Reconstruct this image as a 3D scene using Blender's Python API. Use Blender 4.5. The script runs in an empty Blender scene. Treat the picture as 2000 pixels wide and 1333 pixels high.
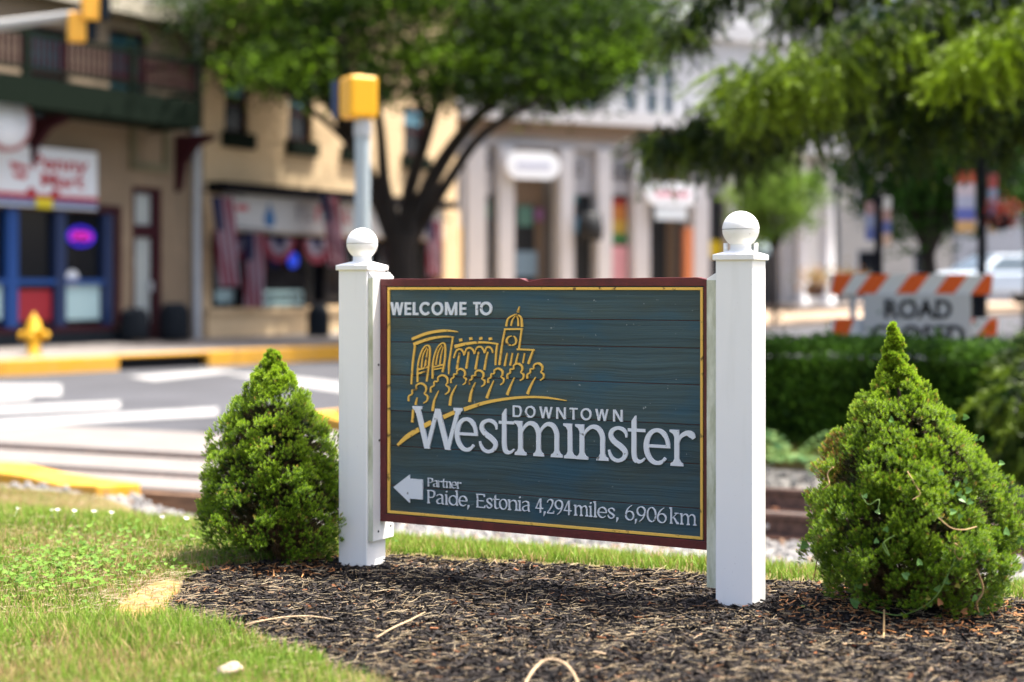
import bpy, bmesh, math, random
import numpy as np
from mathutils import Vector, Matrix
random.seed(7); rng = np.random.default_rng(11)
SC = bpy.context.scene; COL = SC.collection
# ------------------------------------------------------------------ camera, sky, sun, exposure
H = 1.0; F = 3000.0; CX = 1000.0; HY = 560.0          # camera height, focal length in photo pixels, optical centre, horizon row
cam = bpy.data.cameras.new('camera'); camo = bpy.data.objects.new('camera', cam); COL.objects.link(camo)
camo.location = (0, 0, H); camo.rotation_euler = (math.radians(90), 0, 0)
cam.sensor_width = 36; cam.lens = 54; cam.shift_y = -106.5/2000; cam.clip_start = .1; cam.clip_end = 2000
cam.dof.use_dof = True; cam.dof.focus_distance = 5.0; cam.dof.aperture_fstop = 1.3
SC.camera = camo
SUNV = Vector((.38, .10, 1)).normalized()
w = bpy.data.worlds.new('World'); SC.world = w; w.use_nodes = True
nt = w.node_tree; bg = nt.nodes['Background']; sky = nt.nodes.new('ShaderNodeTexSky'); sky.sky_type = 'NISHITA'
sky.sun_disc = False; sky.dust_density = 6.0; sky.ozone_density = .2; sky.air_density = .8; sky.sun_elevation = math.asin(SUNV.z); sky.sun_rotation = math.atan2(SUNV.x, SUNV.y)
nt.links.new(sky.outputs[0], bg.inputs[0]); bg.inputs[1].default_value = .15
sl = bpy.data.lights.new('sun', 'SUN'); sl.energy = 4.1; sl.angle = math.radians(.53); sl.color = (1, .95, .87)
so = bpy.data.objects.new('sun', sl); COL.objects.link(so); so.rotation_euler = (-SUNV).to_track_quat('-Z', 'Y').to_euler(); so.location = (3, 2, 20)
SC.view_settings.view_transform = 'Standard'; SC.view_settings.look = 'None'; SC.view_settings.gamma = 1
SC.view_settings.exposure = 1.55
SC.cycles.use_denoising = True; SC.cycles.max_bounces = 8; SC.cycles.transparent_max_bounces = 8
# ------------------------------------------------------------------ helpers
def lin(r, g, b):
    f = lambda c: (c/255/12.92) if c <= 10 else ((c/255+.055)/1.055)**2.4
    return (f(r), f(g), f(b))
MATS = {}
def mat(name, col, rough=.7, var=.0, scale=8., bump=0., bscale=60., spec=.3, stretch=None, metal=0., emit=None, attr=False, trans=0., vcol=None, detail=6):
    if name in MATS: return MATS[name]
    m = bpy.data.materials.new(name); m.use_nodes = True; t = m.node_tree; N = t.nodes; L = t.links
    p = N['Principled BSDF']; p.inputs['Roughness'].default_value = rough; p.inputs['Metallic'].default_value = metal
    p.inputs['Specular IOR Level'].default_value = spec
    p.inputs['Base Color'].default_value = (*col, 1)
    src = None
    if attr:
        a = N.new('ShaderNodeAttribute'); a.attribute_name = 'Col'; src = a.outputs['Color']
        L.new(src, p.inputs['Base Color'])
    if var or bump:
        tc = N.new('ShaderNodeTexCoord'); mp = N.new('ShaderNodeMapping'); L.new(tc.outputs['Object'], mp.inputs[0])
        if stretch: mp.inputs['Scale'].default_value = stretch
    if var:
        n = N.new('ShaderNodeTexNoise'); n.inputs['Scale'].default_value = scale; n.inputs['Detail'].default_value = detail; n.inputs['Roughness'].default_value = .65
        L.new(mp.outputs[0], n.inputs[0])
        c2 = vcol or tuple(c*(1-var) for c in col)
        r = N.new('ShaderNodeValToRGB'); r.color_ramp.elements[0].position = .35; r.color_ramp.elements[1].position = .65
        r.color_ramp.elements[0].color = (*c2, 1); r.color_ramp.elements[1].color = (*[min(1, c*(1+var*.35)) for c in col], 1)
        L.new(n.outputs[0], r.inputs[0])
        L.new(r.outputs[0], p.inputs['Base Color'])
    if bump:
        n2 = N.new('ShaderNodeTexNoise'); n2.inputs['Scale'].default_value = bscale; n2.inputs['Detail'].default_value = 5
        L.new(mp.outputs[0], n2.inputs[0]); b = N.new('ShaderNodeBump'); b.inputs['Strength'].default_value = bump; b.inputs['Distance'].default_value = .01
        L.new(n2.outputs[0], b.inputs['Height']); L.new(b.outputs[0], p.inputs['Normal'])
    if trans:
        tr = N.new('ShaderNodeBsdfTranslucent'); mx = N.new('ShaderNodeMixShader'); mx.inputs[0].default_value = trans
        if src: L.new(src, tr.inputs[0])
        else: tr.inputs[0].default_value = (*col, 1)
        L.new(p.outputs[0], mx.inputs[1]); L.new(tr.outputs[0], mx.inputs[2]); L.new(mx.outputs[0], N['Material Output'].inputs[0])
    if emit:
        p.inputs['Emission Color'].default_value = (*col, 1); p.inputs['Emission Strength'].default_value = emit
    MATS[name] = m; return m
def thing(name, label, cat, loc=(0, 0, 0), rz=0, group=None):
    o = bpy.data.objects.new(name, None); COL.objects.link(o); o.location = loc; o.rotation_euler = (0, 0, rz)
    o.empty_display_size = .1; tag(o, label, cat, group); return o
def tag(o, label, cat, group=None):
    o['label'] = label; o['category'] = cat
    if group: o['group'] = group
    return o
class MB:
    def __init__(s): s.v = []; s.f = []; s.sm = []
    def add(s, V, Fc, sm=False):
        o = len(s.v); s.v += [tuple(p) for p in V]; s.f += [tuple(i+o for i in f) for f in Fc]; s.sm += [sm]*len(Fc); return s
    def box(s, c, d, M=None):
        x, y, z = (q/2 for q in d)
        V = [Vector((a*x, b*y, e*z)) for a in (-1, 1) for b in (-1, 1) for e in (-1, 1)]
        if M: V = [M @ p for p in V]
        V = [p+Vector(c) for p in V]
        return s.add(V, [(0, 1, 3, 2), (4, 6, 7, 5), (0, 4, 5, 1), (2, 3, 7, 6), (0, 2, 6, 4), (1, 5, 7, 3)])
    def bx(s, x0, x1, y0, y1, z0, z1): return s.box(((x0+x1)/2, (y0+y1)/2, (z0+z1)/2), (abs(x1-x0), abs(y1-y0), abs(z1-z0)))
    def prism(s, poly, y0, y1):            # polygon in (x,z), extruded along y
        n = len(poly); V = [(x, y0, z) for x, z in poly]+[(x, y1, z) for x, z in poly]
        return s.add(V, [tuple(range(n)), tuple(range(2*n-1, n-1, -1))]+[(i, n+i, n+(i+1) % n, (i+1) % n) for i in range(n)])
    def slab(s, poly, z0, z1):             # polygon in (x,y), extruded along z
        n = len(poly); V = [(x, y, z0) for x, y in poly]+[(x, y, z1) for x, y in poly]
        return s.add(V, [tuple(range(n-1, -1, -1)), tuple(range(n, 2*n))]+[(i, (i+1) % n, n+(i+1) % n, n+i) for i in range(n)])
    def tube(s, pts, rad, n=8, caps=True):
        pts = [Vector(p) for p in pts]; k = len(pts)
        if not hasattr(rad, '__len__'): rad = [rad]*k
        V = []; up = None
        for i, p in enumerate(pts):
            d = (pts[min(i+1, k-1)]-pts[max(i-1, 0)]).normalized()
            if up is None:
                up = d.orthogonal().normalized()
            else:
                up = (up-d*up.dot(d))
                up = up.normalized() if up.length > 1e-6 else d.orthogonal().normalized()
            b = d.cross(up)
            V += [p+(up*math.cos(a)+b*math.sin(a))*rad[i] for a in [2*math.pi*j/n for j in range(n)]]
        Fc = [(i*n+j, i*n+(j+1) % n, (i+1)*n+(j+1) % n, (i+1)*n+j) for i in range(k-1) for j in range(n)]
        s.add(V, Fc, True)
        if caps:
            s.add(V[:n], [tuple(range(n-1, -1, -1))]); s.add(V[-n:], [tuple(range(n))])
        return s
    def lathe(s, prof, n=24, c=(0, 0, 0)):
        V = [(c[0]+r*math.cos(2*math.pi*j/n), c[1]+r*math.sin(2*math.pi*j/n), c[2]+z) for r, z in prof for j in range(n)]
        return s.add(V, [(i*n+j, i*n+(j+1) % n, (i+1)*n+(j+1) % n, (i+1)*n+j) for i in range(len(prof)-1) for j in range(n)], True)
    def build(s, name, m, parent=None, bevel=0):
        me = bpy.data.meshes.new(name); me.from_pydata(s.v, [], s.f); me.update()
        if any(s.sm): me.polygons.foreach_set('use_smooth', s.sm)
        o = bpy.data.objects.new(name, me); COL.objects.link(o); me.materials.append(m)
        if parent: o.parent = parent
        if bevel:
            b = o.modifiers.new('bevel', 'BEVEL'); b.width = bevel; b.segments = 2; b.limit_method = 'ANGLE'
        return o
def arrmesh(name, V, Fc, m, parent=None, cols=None, smooth=False):
    me = bpy.data.meshes.new(name); V = np.asarray(V, np.float32); Fc = np.asarray(Fc, np.int32); k = Fc.shape[1]
    me.vertices.add(len(V)); me.vertices.foreach_set('co', V.ravel())
    me.loops.add(Fc.size); me.loops.foreach_set('vertex_index', Fc.ravel())
    me.polygons.add(len(Fc)); me.polygons.foreach_set('loop_start', np.arange(0, Fc.size, k, dtype=np.int32))
    me.update(calc_edges=True)
    if not smooth: me.shade_flat()
    if cols is not None:
        c = np.ones((len(V), 4), np.float32); c[:, :3] = cols
        a = me.color_attributes.new('Col', 'FLOAT_COLOR', 'POINT'); a.data.foreach_set('color', c.ravel())
    o = bpy.data.objects.new(name, me); COL.objects.link(o); me.materials.append(m)
    if parent: o.parent = parent
    return o
def scatter(name, tv, tf, R, T, ca, m, parent=None, cb=None, g=None, smooth=False):
    tv = np.asarray(tv, float); tf = np.asarray(tf); N = len(T); k = len(tv)
    V = np.einsum('nij,kj->nki', R, tv)+T[:, None, :]
    Fc = (tf[None]+(np.arange(N)*k)[:, None, None]).reshape(-1, tf.shape[1])
    c = np.repeat(ca[:, None, :], k, 1)
    if cb is not None: c = c*(1-g)[None, :, None]+cb[:, None, :]*g[None, :, None]
    return arrmesh(name, V.reshape(-1, 3), Fc, m, parent, c.reshape(-1, 3), smooth)
def unit(a): return a/np.maximum(1e-9, np.linalg.norm(a, axis=-1, keepdims=True))
def frames(D, scale, roll=None):           # rotation matrices whose local z is D
    D = unit(D); N = len(D); a = np.where(np.abs(D[:, 2:3]) < .9, np.array([[0, 0, 1.]]), np.array([[1., 0, 0]]))
    X = unit(np.cross(a, D)); Y = np.cross(D, X)
    if roll is None: roll = rng.uniform(0, 2*math.pi, N)
    c, s_ = np.cos(roll)[:, None], np.sin(roll)[:, None]
    X2 = X*c+Y*s_; Y2 = -X*s_+Y*c
    sc = np.asarray(scale, float); sc = np.full((N, 3), sc) if sc.ndim == 0 else (np.repeat(sc[:, None], 3, 1) if sc.ndim == 1 else sc)
    return np.stack([X2*sc[:, 0:1], Y2*sc[:, 1:2], D*sc[:, 2:3]], axis=2)
def randdir(N, zb=0.):
    d = rng.normal(size=(N, 3)); d = unit(d); d[:, 2] += zb; return unit(d)
def mixc(a, b, t): return np.asarray(a)[None]*(1-t[:, None])+np.asarray(b)[None]*t[:, None]
def vn(x, y, z=0, seed=0):                 # cheap smooth noise -1..1
    s = 0
    for i in range(4):
        k = 1.9**i; s = s+np.sin(x*k*1.7+seed*1.3+i*2.1+np.sin(y*k*1.3+i))*np.cos(y*k*1.5-seed*.7+i*1.7+np.sin(z*k*1.4+i*.5))/(1.5**i)
    return s/2.2
def inpoly(X, Y, P):
    c = np.zeros(np.shape(X), bool); n = len(P)
    for i in range(n):
        x0, y0 = P[i]; x1, y1 = P[(i+1) % n]
        if y0 == y1: continue
        c ^= ((y0 > Y) != (y1 > Y)) & (X < (x1-x0)*(Y-y0)/(y1-y0)+x0)
    return c
def PX(x, y, Y): return Vector(((x-CX)/F*Y, Y, H+(HY-y)/F*Y))     # place a point at true distance Y
def GP(x, y, z=0.):                                             # ground point seen at a photo pixel
    Y = (H-z)*F/(y-HY); return ((x-CX)/F*Y, Y)
def catmull(P, n=8):
    P = [np.asarray(p, float) for p in P]; out = []
    for i in range(len(P)-1):
        p0 = P[max(i-1, 0)]; p1 = P[i]; p2 = P[i+1]; p3 = P[min(i+2, len(P)-1)]
        for k in range(n):
            t = k/n; out.append(.5*((2*p1)+(-p0+p2)*t+(2*p0-5*p1+4*p2-p3)*t*t+(-p0+3*p1-3*p2+p3)*t**3))
    out.append(P[-1]); return out
def text_obj(name, s, size, m, parent, loc, rot=(math.pi/2, 0, 0), depth=.004, bold=0., width=None, align='CENTER'):
    c = bpy.data.curves.new(name, 'FONT'); c.body = s; c.size = size; c.extrude = depth; c.offset = bold; c.align_x = align; c.align_y = 'CENTER'; c.resolution_u = 3
    o = bpy.data.objects.new('tmp', c); COL.objects.link(o); bpy.context.view_layer.update()
    me = bpy.data.meshes.new_from_object(o.evaluated_get(bpy.context.evaluated_depsgraph_get())); bpy.data.objects.remove(o)
    me.materials.clear(); me.materials.append(m)
    r = bpy.data.objects.new(name, me); COL.objects.link(r); r.parent = parent; r.location = loc; r.rotation_euler = rot
    if width:
        xs = [v.co.x for v in me.vertices]; r.scale.x = width/(max(xs)-min(xs))
    return r
# ------------------------------------------------------------------ layout: the railway runs left-right behind the sign
RO = (1.69, 9.5); E = np.array([.912, -.41]); NN = np.array([.41, .912])
def SP(X, Y): return (X-RO[0])*E[0]+(Y-RO[1])*E[1], (X-RO[0])*NN[0]+(Y-RO[1])*NN[1]
def WS(s, p): return RO[0]+s*E[0]+p*NN[0], RO[1]+s*E[1]+p*NN[1]
def sstep(a, b, x): t = np.clip((x-a)/(b-a), 0, 1); return t*t*(3-2*t)
def z_lawn(X, Y):
    s, p = SP(np.asarray(X, float), np.asarray(Y, float))
    k = sstep(-3.6, -4.2, s); d = -.57+.20*k*sstep(-.85, -1.15, p)
    t = np.clip((p+4.25)/(3.5-.4*k), 0, 1)
    return d*(t*.75+.25*sstep(0, 1, t))+.008*vn(X*2.2, Y*2.2)
def z_road(X, Y):
    return -.4+.62*sstep(10., 27., np.asarray(X)*.6+np.asarray(Y)*.4)
MULCH = [GP(*q) for q in [(322, 1186), (372, 1128), (420, 1108), (520, 1097), (660, 1088), (760, 1082), (1000, 1096), (1400, 1120), (1560, 1130), (2000, 1165)]]+[(2.6, 4.4), (2.6, 2.5), (.6, 2.5)]+[GP(*q) for q in [(800, 1372), (700, 1326), (600, 1284), (450, 1236), (370, 1212)]]
def z_mulch(X, Y): return z_lawn(X, Y)-.008+.012*vn(X*5, Y*5, seed=3)+.006*vn(X*17, Y*17, seed=5)
# ------------------------------------------------------------------ the setting
M_asph = mat('asphalt', (.064, .066, .075), .9, .28, .45, .3, 90)
M_conc = mat('concrete', (.60, .56, .53), .85, .12, 2.5, .2, 50)
M_walk = mat('sidewalk_concrete', (.20, .18, .165), .9, .15, 1.5, .15, 40)
M_soil = mat('lawn_soil', (.11, .10, .035), .95, .4, 9., .5, 60, vcol=(.16, .12, .05))
M_kerb = mat('yellow_kerb_paint', (.54, .27, .012), .7, .18, 6., .25, 40, vcol=(.55, .30, .05))
M_paint = mat('white_road_paint', (.30, .30, .295), .85, .3, 9., vcol=(.21, .21, .21))
M_dark = mat('dark_opening', (.01, .01, .012), .8)
def struct(o): o['kind'] = 'structure'; return o
def grid(name, xs, ys, zf, m, keep=None):
    X, Y = np.meshgrid(xs, ys); Z = zf(X, Y); V = np.stack([X, Y, Z], -1).reshape(-1, 3); nx, ny = len(xs), len(ys)
    i = np.arange(nx*ny).reshape(ny, nx); Fq = np.stack([i[:-1, :-1], i[:-1, 1:], i[1:, 1:], i[1:, :-1]], -1).reshape(-1, 4)
    if keep is not None:
        cx = V[Fq].mean(1); Fq = Fq[keep(cx[:, 0], cx[:, 1])]
    return struct(arrmesh(name, V, Fq, m, smooth=True))
grid('ground', np.linspace(-600, 600, 13), np.linspace(-100, 1200, 14), lambda X, Y: X*0-1.1, mat('far_ground', (.10, .12, .05), .95, .3, .05))
def road_z(X, Y):
    s, p = SP(X, Y); hole = ((s > -3.9) & (p < 3.3)) | (p < 2.3)
    return np.where(hole, -.85, z_road(X, Y))
grid('road', np.concatenate([np.linspace(-70, -12, 20), np.linspace(-11.5, 9, 83), np.linspace(10, 90, 30)]), np.concatenate([np.linspace(5, 22, 69), np.linspace(23, 110, 50)]), road_z, M_asph)
# lawn (sheet aligned with the track)
sg = np.linspace(-13, 12, 181); pg = np.linspace(-14, -.62, 110); S_, P_ = np.meshgrid(sg, pg)
Xl, Yl = WS(S_, P_); Zl = z_lawn(Xl, Yl)-.07*inpoly(Xl, Yl, MULCH); nx, ny = len(sg), len(pg); ii = np.arange(nx*ny).reshape(ny, nx)
struct(arrmesh('lawn', np.stack([Xl, Yl, Zl], -1).reshape(-1, 3), np.stack([ii[:-1, :-1], ii[:-1, 1:], ii[1:, 1:], ii[1:, :-1]], -1).reshape(-1, 4), M_soil, smooth=True))
# ballast bed of the track
M_bed = mat('ballast_bed', (.20, .19, .18), .95, .35, 25., .8, 60)
sg = np.linspace(-5.2, 14, 86); pg = np.concatenate([np.linspace(-2.55, -.6, 14), np.linspace(-.4, 3.0, 16)]); S_, P_ = np.meshgrid(sg, pg); Xl, Yl = WS(S_, P_)
def z_bed(X, Y):
    s, p = SP(np.asarray(X, float), np.asarray(Y, float))
    return np.where(p < -.62, z_lawn(X, Y)+np.where(p < -2.5+1.1*sstep(-1.2, -3.2, s), -.03, .012), -.565+.22*sstep(1.7, 2.3, p))
nx, ny = len(sg), len(pg); ii = np.arange(nx*ny).reshape(ny, nx)
struct(arrmesh('track_bed', np.stack([Xl, Yl, z_bed(Xl, Yl)], -1).reshape(-1, 3), np.stack([ii[:-1, :-1], ii[:-1, 1:], ii[1:, 1:], ii[1:, :-1]], -1).reshape(-1, 4), M_bed, smooth=True))
# mulch bed sheet
xs = np.arange(-1.3, 2.7, .03); ys = np.arange(2.4, 5.95, .03)
M_mulch = mat('mulch_soil', (.020, .015, .013), .95, .4, 60., .9, 200)
grid('mulch_bed', xs, ys, z_mulch, M_mulch, lambda X, Y: inpoly(X, Y, MULCH))
# hedge island across the track
ISL = [WS(-3.75, 2.15), WS(11, 2.15), (14, 14.4), (5.0, 15.2), (4.75, 13.1), (4.2, 13.15), (-1.95, 15.45)]
struct(MB().slab(ISL, -.7, -.30).build('island_lawn', M_soil))
# grade crossing: concrete panels either side of the rails
M_cross = mat('crossing_concrete', (.19, .172, .16), .85, .14, 3., .2, 60)
cr = thing('grade_crossing', 'pale concrete grade crossing panels carrying the road over the rails', 'crossing', (*WS(-5, .5), -.4), math.atan2(E[1], E[0]))
for (p0, p1) in ((-1.16, -.63), (-.35, .40), (.80, 2.3)):
    for k in range(6):
        s1 = 1.25-k*2.4; s0 = s1-2.385
        if s0 < -12: continue
        MB().bx(s0, s1, p0, p1, -.25, .004).build('panel', M_cross, cr, .008)
MB().bx(-12, 1.26, -1.24, -1.165, -.25, -.02).build('edge_timber', mat('old_timber', (.20, .12, .075), .9, .4, 6., .4, 40, stretch=(1, 8, 8)), cr)
# near yellow kerb on the lawn side of the crossing
def kerb(name, pts, wd, z0, z1, m=M_kerb):
    b = MB()
    P = [Vector((*p, 0)) for p in pts]; L_ = []; R_ = []
    for i, p in enumerate(P):
        d = (P[min(i+1, len(P)-1)]-P[max(i-1, 0)]).normalized(); n = Vector((-d.y, d.x, 0)); L_.append(p+n*wd/2); R_.append(p-n*wd/2)
    for i in range(len(P)-1):
        zz = lambda f, q: f(q.x, q.y) if callable(f) else f
        q = [L_[i], L_[i+1], R_[i+1], R_[i]]
        V = [(v.x, v.y, zz(z0, v)) for v in q]+[(v.x, v.y, zz(z1, v)) for v in q]
        b.add(V, [(0, 1, 2, 3), (7, 6, 5, 4), (0, 4, 5, 1), (2, 6, 7, 3), (1, 5, 6, 2), (3, 7, 4, 0)])
    o = b.build(name, m, None, .02); return struct(o)
k1 = [GP(-40, 915, -.33), GP(20, 922, -.33), GP(90, 934, -.33), GP(160, 945, -.33), GP(232, 958, -.33)]
kerb('lawn_kerb', k1, .34, -.7, lambda x, y: -.30+.015*math.sin(x*9)+.01*math.sin(x*23))
kerb('island_kerb', [(-.9, 12.9), (-1.5, 14.4), (-1.95, 15.35), (-1.75, 15.6), (4.1, 13.3), (4.7, 13.2), (4.95, 15.1), (13, 14.5)], .22, -.7, -.25)
# painted slab at the tip of the mulch bed
ps = [GP(*q, .012) for q in [(218, 1188), (240, 1162), (268, 1146), (300, 1131), (330, 1126), (352, 1130), (346, 1146), (330, 1160), (328, 1180), (316, 1198), (290, 1200), (262, 1208), (240, 1200)]]
M_slab = mat('yellow_stone', (.38, .25, .09), .95, .5, 34., 1., 90, vcol=(.27, .14, .04))
o = MB().slab(ps, -.1, .003).build('kerb_stone', M_slab, None, .012); tag(o, 'flat yellow painted kerb stone at the tip of the mulch bed', 'kerb stone')
# zebra bars and other paint on the road
def paint(corners, lift=.006):
    V = []
    for (x, y) in corners:
        g = GP(x, y, -.4); V.append((g[0], g[1], z_road(*g)+lift))
    return V
b = MB()
for c in ([(-60, 824), (425, 797), (425, 813), (-60, 841)], [(-60, 797), (235, 784), (235, 799), (-60, 812)], [(-60, 780), (62, 774), (62, 783), (-60, 788)], [(-60, 751), (120, 752), (120, 774), (-60, 774)],
          [(440, 731), (540, 733), (700, 752), (700, 772), (560, 752)], [(250, 736), (420, 722), (470, 726), (300, 745)]):
    b.add(paint(c), [(0, 1, 2, 3)] if len(c) == 4 else [tuple(range(len(c)))])
struct(b.build('crosswalk_paint', M_paint))
# far kerb and pavement at the left
kl = [(-14, 18.2), (-8.0, 24.0), (-6.6, 25.6), (-5.4, 27.0), (-3.4, 29.2), (-.5, 32.6), (5, 38.0), (14, 42.5), (40, 50)]
DRAIN = ((-6.55, 25.66), (-5.6, 26.77))
kerb('far_kerb', kl[:3], .2, -.6, lambda x, y: -.15 if x < -6 else -.14)
kerb('far_kerb', kl[3:6], .2, -.6, -.13)
kerb('drain_lintel', [kl[2], kl[3]], .2, -.19, -.135)
struct(MB().add([(kl[2][0]-.07, kl[2][1]+.09, -.7), (kl[3][0]-.07, kl[3][1]+.09, -.7), (kl[3][0]-.07, kl[3][1]+.09, -.19), (kl[2][0]-.07, kl[2][1]+.09, -.19)], [(0, 1, 2, 3)]).build('drain_inlet', M_dark))
# pavement: strip from the kerb up to the shop fronts
DA = Vector((.508, .861, 0)).normalized(); A0 = Vector((-6.2, 31, 0)); OUTA = Vector((DA.y, -DA.x, 0))
b = MB(); V = []; n = 0
for p in kl[:6]:
    P = Vector((*p, 0)); t = (P-A0).dot(DA); Q = A0+DA*t-OUTA*.4
    V += [(P.x-.05, P.y+.05, -.155), (Q.x, Q.y, -.02)]
b.add(V, [(2*i, 2*i+2, 2*i+3, 2*i+1) for i in range(5)]); struct(b.build('pavement', M_walk))
C0 = Vector((-.3, 41.6, 0)); DC = Vector((.894, .447, 0)).normalized(); OUTC = Vector((DC.y, -DC.x, 0))
b = MB(); V = []
M_walk2 = mat('beige_pavement', (.34, .255, .18), .9, .1, 1.)  # even beige of the far paving
for p in [kl[5], kl[6], kl[7], kl[8]]:
    P = Vector((*p, 0)); t = (P-C0).dot(DC); Q = C0+DC*t-OUTC*.6; zr = float(z_road(P.x, P.y))
    V += [(P.x, P.y, zr-.1), (P.x, P.y, zr+.14), (Q.x, Q.y, zr+.30)]
b.add(V, [(3*i, 3*i+3, 3*i+4, 3*i+1) for i in range(3)]+[(3*i+1, 3*i+4, 3*i+5, 3*i+2) for i in range(3)]); struct(b.build('far_pavement', M_walk2))
# ------------------------------------------------------------------ railway track
M_rail = mat('rusty_rail', (.135, .075, .055), .7, .35, 20., .3, 120, vcol=(.05, .03, .025))
M_tie = mat('weathered_tie', (.20, .15, .115), .9, .35, 5., .5, 50, stretch=(8, 1, 8))
M_railtop = mat('rail_tread', (.13, .11, .10), .4, .2, 30., spec=.6)
M_rust = mat('orange_rust', (.27, .12, .065), .9, .3, 30.)
tr = thing('railway_track', 'rusty pair of railway rails on wooden ties in pale ballast', 'railway track', (*WS(0, 0), -.40), math.atan2(E[1], E[0]))
prof = [(-.075, -.165), (.075, -.165), (.075, -.152), (.012, -.135), (.009, -.045), (.036, -.035), (.036, -.006), (.028, 0), (-.028, 0), (-.036, -.006), (-.036, -.035), (-.009, -.045), (-.012, -.135), (-.075, -.152)]
for pr in (0., 1.15):
    V = [(s, pr+y, z) for s in (-14, 14) for (y, z) in prof]; n = len(prof)
    r_ = MB().add(V, [tuple(range(n)), tuple(range(2*n-1, n-1, -1))]+[(i, n+i, n+(i+1) % n, (i+1) % n) for i in range(n)]).build('rail', M_rail, tr)
    MB().bx(-14, 14, pr-.027, pr+.027, .0005, .0025).build('rail_tread', M_railtop, r_)
    MB().bx(-3.7, 14, pr-.074, pr-.014, -.1505, -.1475).build('rail_foot', M_rust, r_)
    for sx in (-.115, 1.2, 2.1):
        MB().lathe([(.0001, 0), (.017, 0), (.017, .012), (.0001, .012)], 12).build('bolt', mat('bolt_steel', (.55, .52, .48), .5), r_)
        o = COL.objects[-1]; o.location = (sx, pr-.010, -.088); o.rotation_euler = (math.pi/2, 0, 0)
tb = None
for k in range(30):
    if tb is None:
        tb = MB().bx(-.11, .11, -.65, 1.8, -.33, -.166).build('tie', M_tie, tr, .01); t_ = tb
    else:
        t_ = tb.copy(); COL.objects.link(t_)
    t_.location = (-3.5+k*.56+random.uniform(-.04, .04), random.uniform(-.1, .1), random.uniform(-.006, .006)); t_.rotation_euler.z = random.uniform(-.03, .03)
for k in range(12):
    for pr in (0, 1.15):
        sp_ = MB().bx(-.02, .02, pr-.10, pr-.055, -.16, -.13).build('spike', M_rust, tr); sp_.location.x = -.9+k*.56/1.0*1.0
# ballast stones
ph = (1+5**.5)/2
IV = unit(np.array([(-1, ph, 0), (1, ph, 0), (-1, -ph, 0), (1, -ph, 0), (0, -1, ph), (0, 1, ph), (0, -1, -ph), (0, 1, -ph), (ph, 0, -1), (ph, 0, 1), (-ph, 0, -1), (-ph, 0, 1)], float))
IF = np.array([(0, 11, 5), (0, 5, 1), (0, 1, 7), (0, 7, 10), (0, 10, 11), (1, 5, 9), (5, 11, 4), (11, 10, 2), (10, 7, 6), (7, 1, 8), (3, 9, 4), (3, 4, 2), (3, 2, 6), (3, 6, 8), (3, 8, 9), (4, 9, 5), (2, 4, 11), (6, 2, 10), (8, 6, 7), (9, 8, 1)])
IV = IV*np.array([1, .85, .7])*rng.uniform(.8, 1.15, (12, 1))
M_stone = mat('ballast_stone', (.5, .5, .5), .9, attr=True)
N = 9000; s = rng.uniform(-5.0, 6, N); u = rng.random(N); p = np.where(u < .78, rng.uniform(-2.75, -.15, N), rng.uniform(1.3, 2.3, N))
kp = ~((s < -3.7) & (p > -.75)) & (p > -2.5+.35*vn(s*3, s*0)+1.1*sstep(-1.2, -3.2, s)) | (rng.random(N) < .25); s, p = s[kp], p[kp]
X, Y = WS(s, p); Z = z_bed(X, Y)+.008; sz = rng.uniform(.012, .036, len(s))
cc = mixc((.09, .09, .095), (.36, .35, .335), rng.random(len(s))**.9); br = rng.random(len(s)) < .14; cc[br] = mixc((.22, .14, .09), (.32, .22, .15), rng.random(br.sum()))
o = scatter('ballast', IV, IF, frames(randdir(len(s)), sz), np.stack([X, Y, Z], -1), cc, M_stone); o['kind'] = 'stuff'; o['label'] = 'pale grey crushed stone ballast along the railway'; o['category'] = 'gravel'
# ------------------------------------------------------------------ grass
M_grass = mat('grass_blade', (.1, .2, .03), .6, attr=True, trans=.35, spec=.25)
bv = [(-.5, 0, 0), (.5, 0, 0), (-.38, .12, .5), (.38, .12, .5), (0, .42, 1)]; bf = [(0, 1, 3), (0, 3, 2), (2, 3, 4)]
def grass(name, X, Y, Z, h, dry, label, wd=.0032):
    N = len(X); D = np.stack([rng.normal(0, .28, N), rng.normal(0, .28, N), np.ones(N)], -1)
    hh = h*rng.uniform(.55, 1.25, N); R = frames(D, np.stack([wd*rng.uniform(.7, 1.4, N), hh*rng.uniform(.3, 1.3, N), hh], -1))
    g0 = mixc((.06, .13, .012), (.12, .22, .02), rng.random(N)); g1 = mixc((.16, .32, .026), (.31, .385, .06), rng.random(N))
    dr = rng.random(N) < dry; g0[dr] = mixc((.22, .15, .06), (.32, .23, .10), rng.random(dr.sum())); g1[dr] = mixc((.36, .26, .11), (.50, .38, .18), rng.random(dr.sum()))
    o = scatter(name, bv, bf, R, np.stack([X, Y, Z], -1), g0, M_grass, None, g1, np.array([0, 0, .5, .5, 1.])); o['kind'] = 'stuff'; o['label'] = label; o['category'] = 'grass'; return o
N = 190000
Y = 3.3+(rng.random(N)**1.25)*8.2; X = -Y*.36-.15+rng.random(N)*(Y*.36+.3); X = np.where(rng.random(N) < .12, rng.uniform(-1.4, 1, N), X)
s, p = SP(X, Y)
edge = inpoly(X+.03*vn(X*9, Y*9), Y+.03*vn(Y*8, X*8, seed=2), MULCH); kp = ~edge & (p < -.78) & ~((p > -2.6+1.1*sstep(-1.2, -3.2, s)) & (s > -4.9)) & ~(inpoly(X+rng.normal(0, .02, N), Y+rng.normal(0, .04, N), ps) & (rng.random(N) < .9))
kp &= ~((rng.random(N) < .6) & (vn(X*3+2, Y*3, seed=9) > .55))
kp &= ~((np.hypot(X+1.0, Y-5.05) < .23) & (rng.random(N) < .8))
X, Y = X[kp], Y[kp]; s, p = SP(X, Y)
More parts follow.
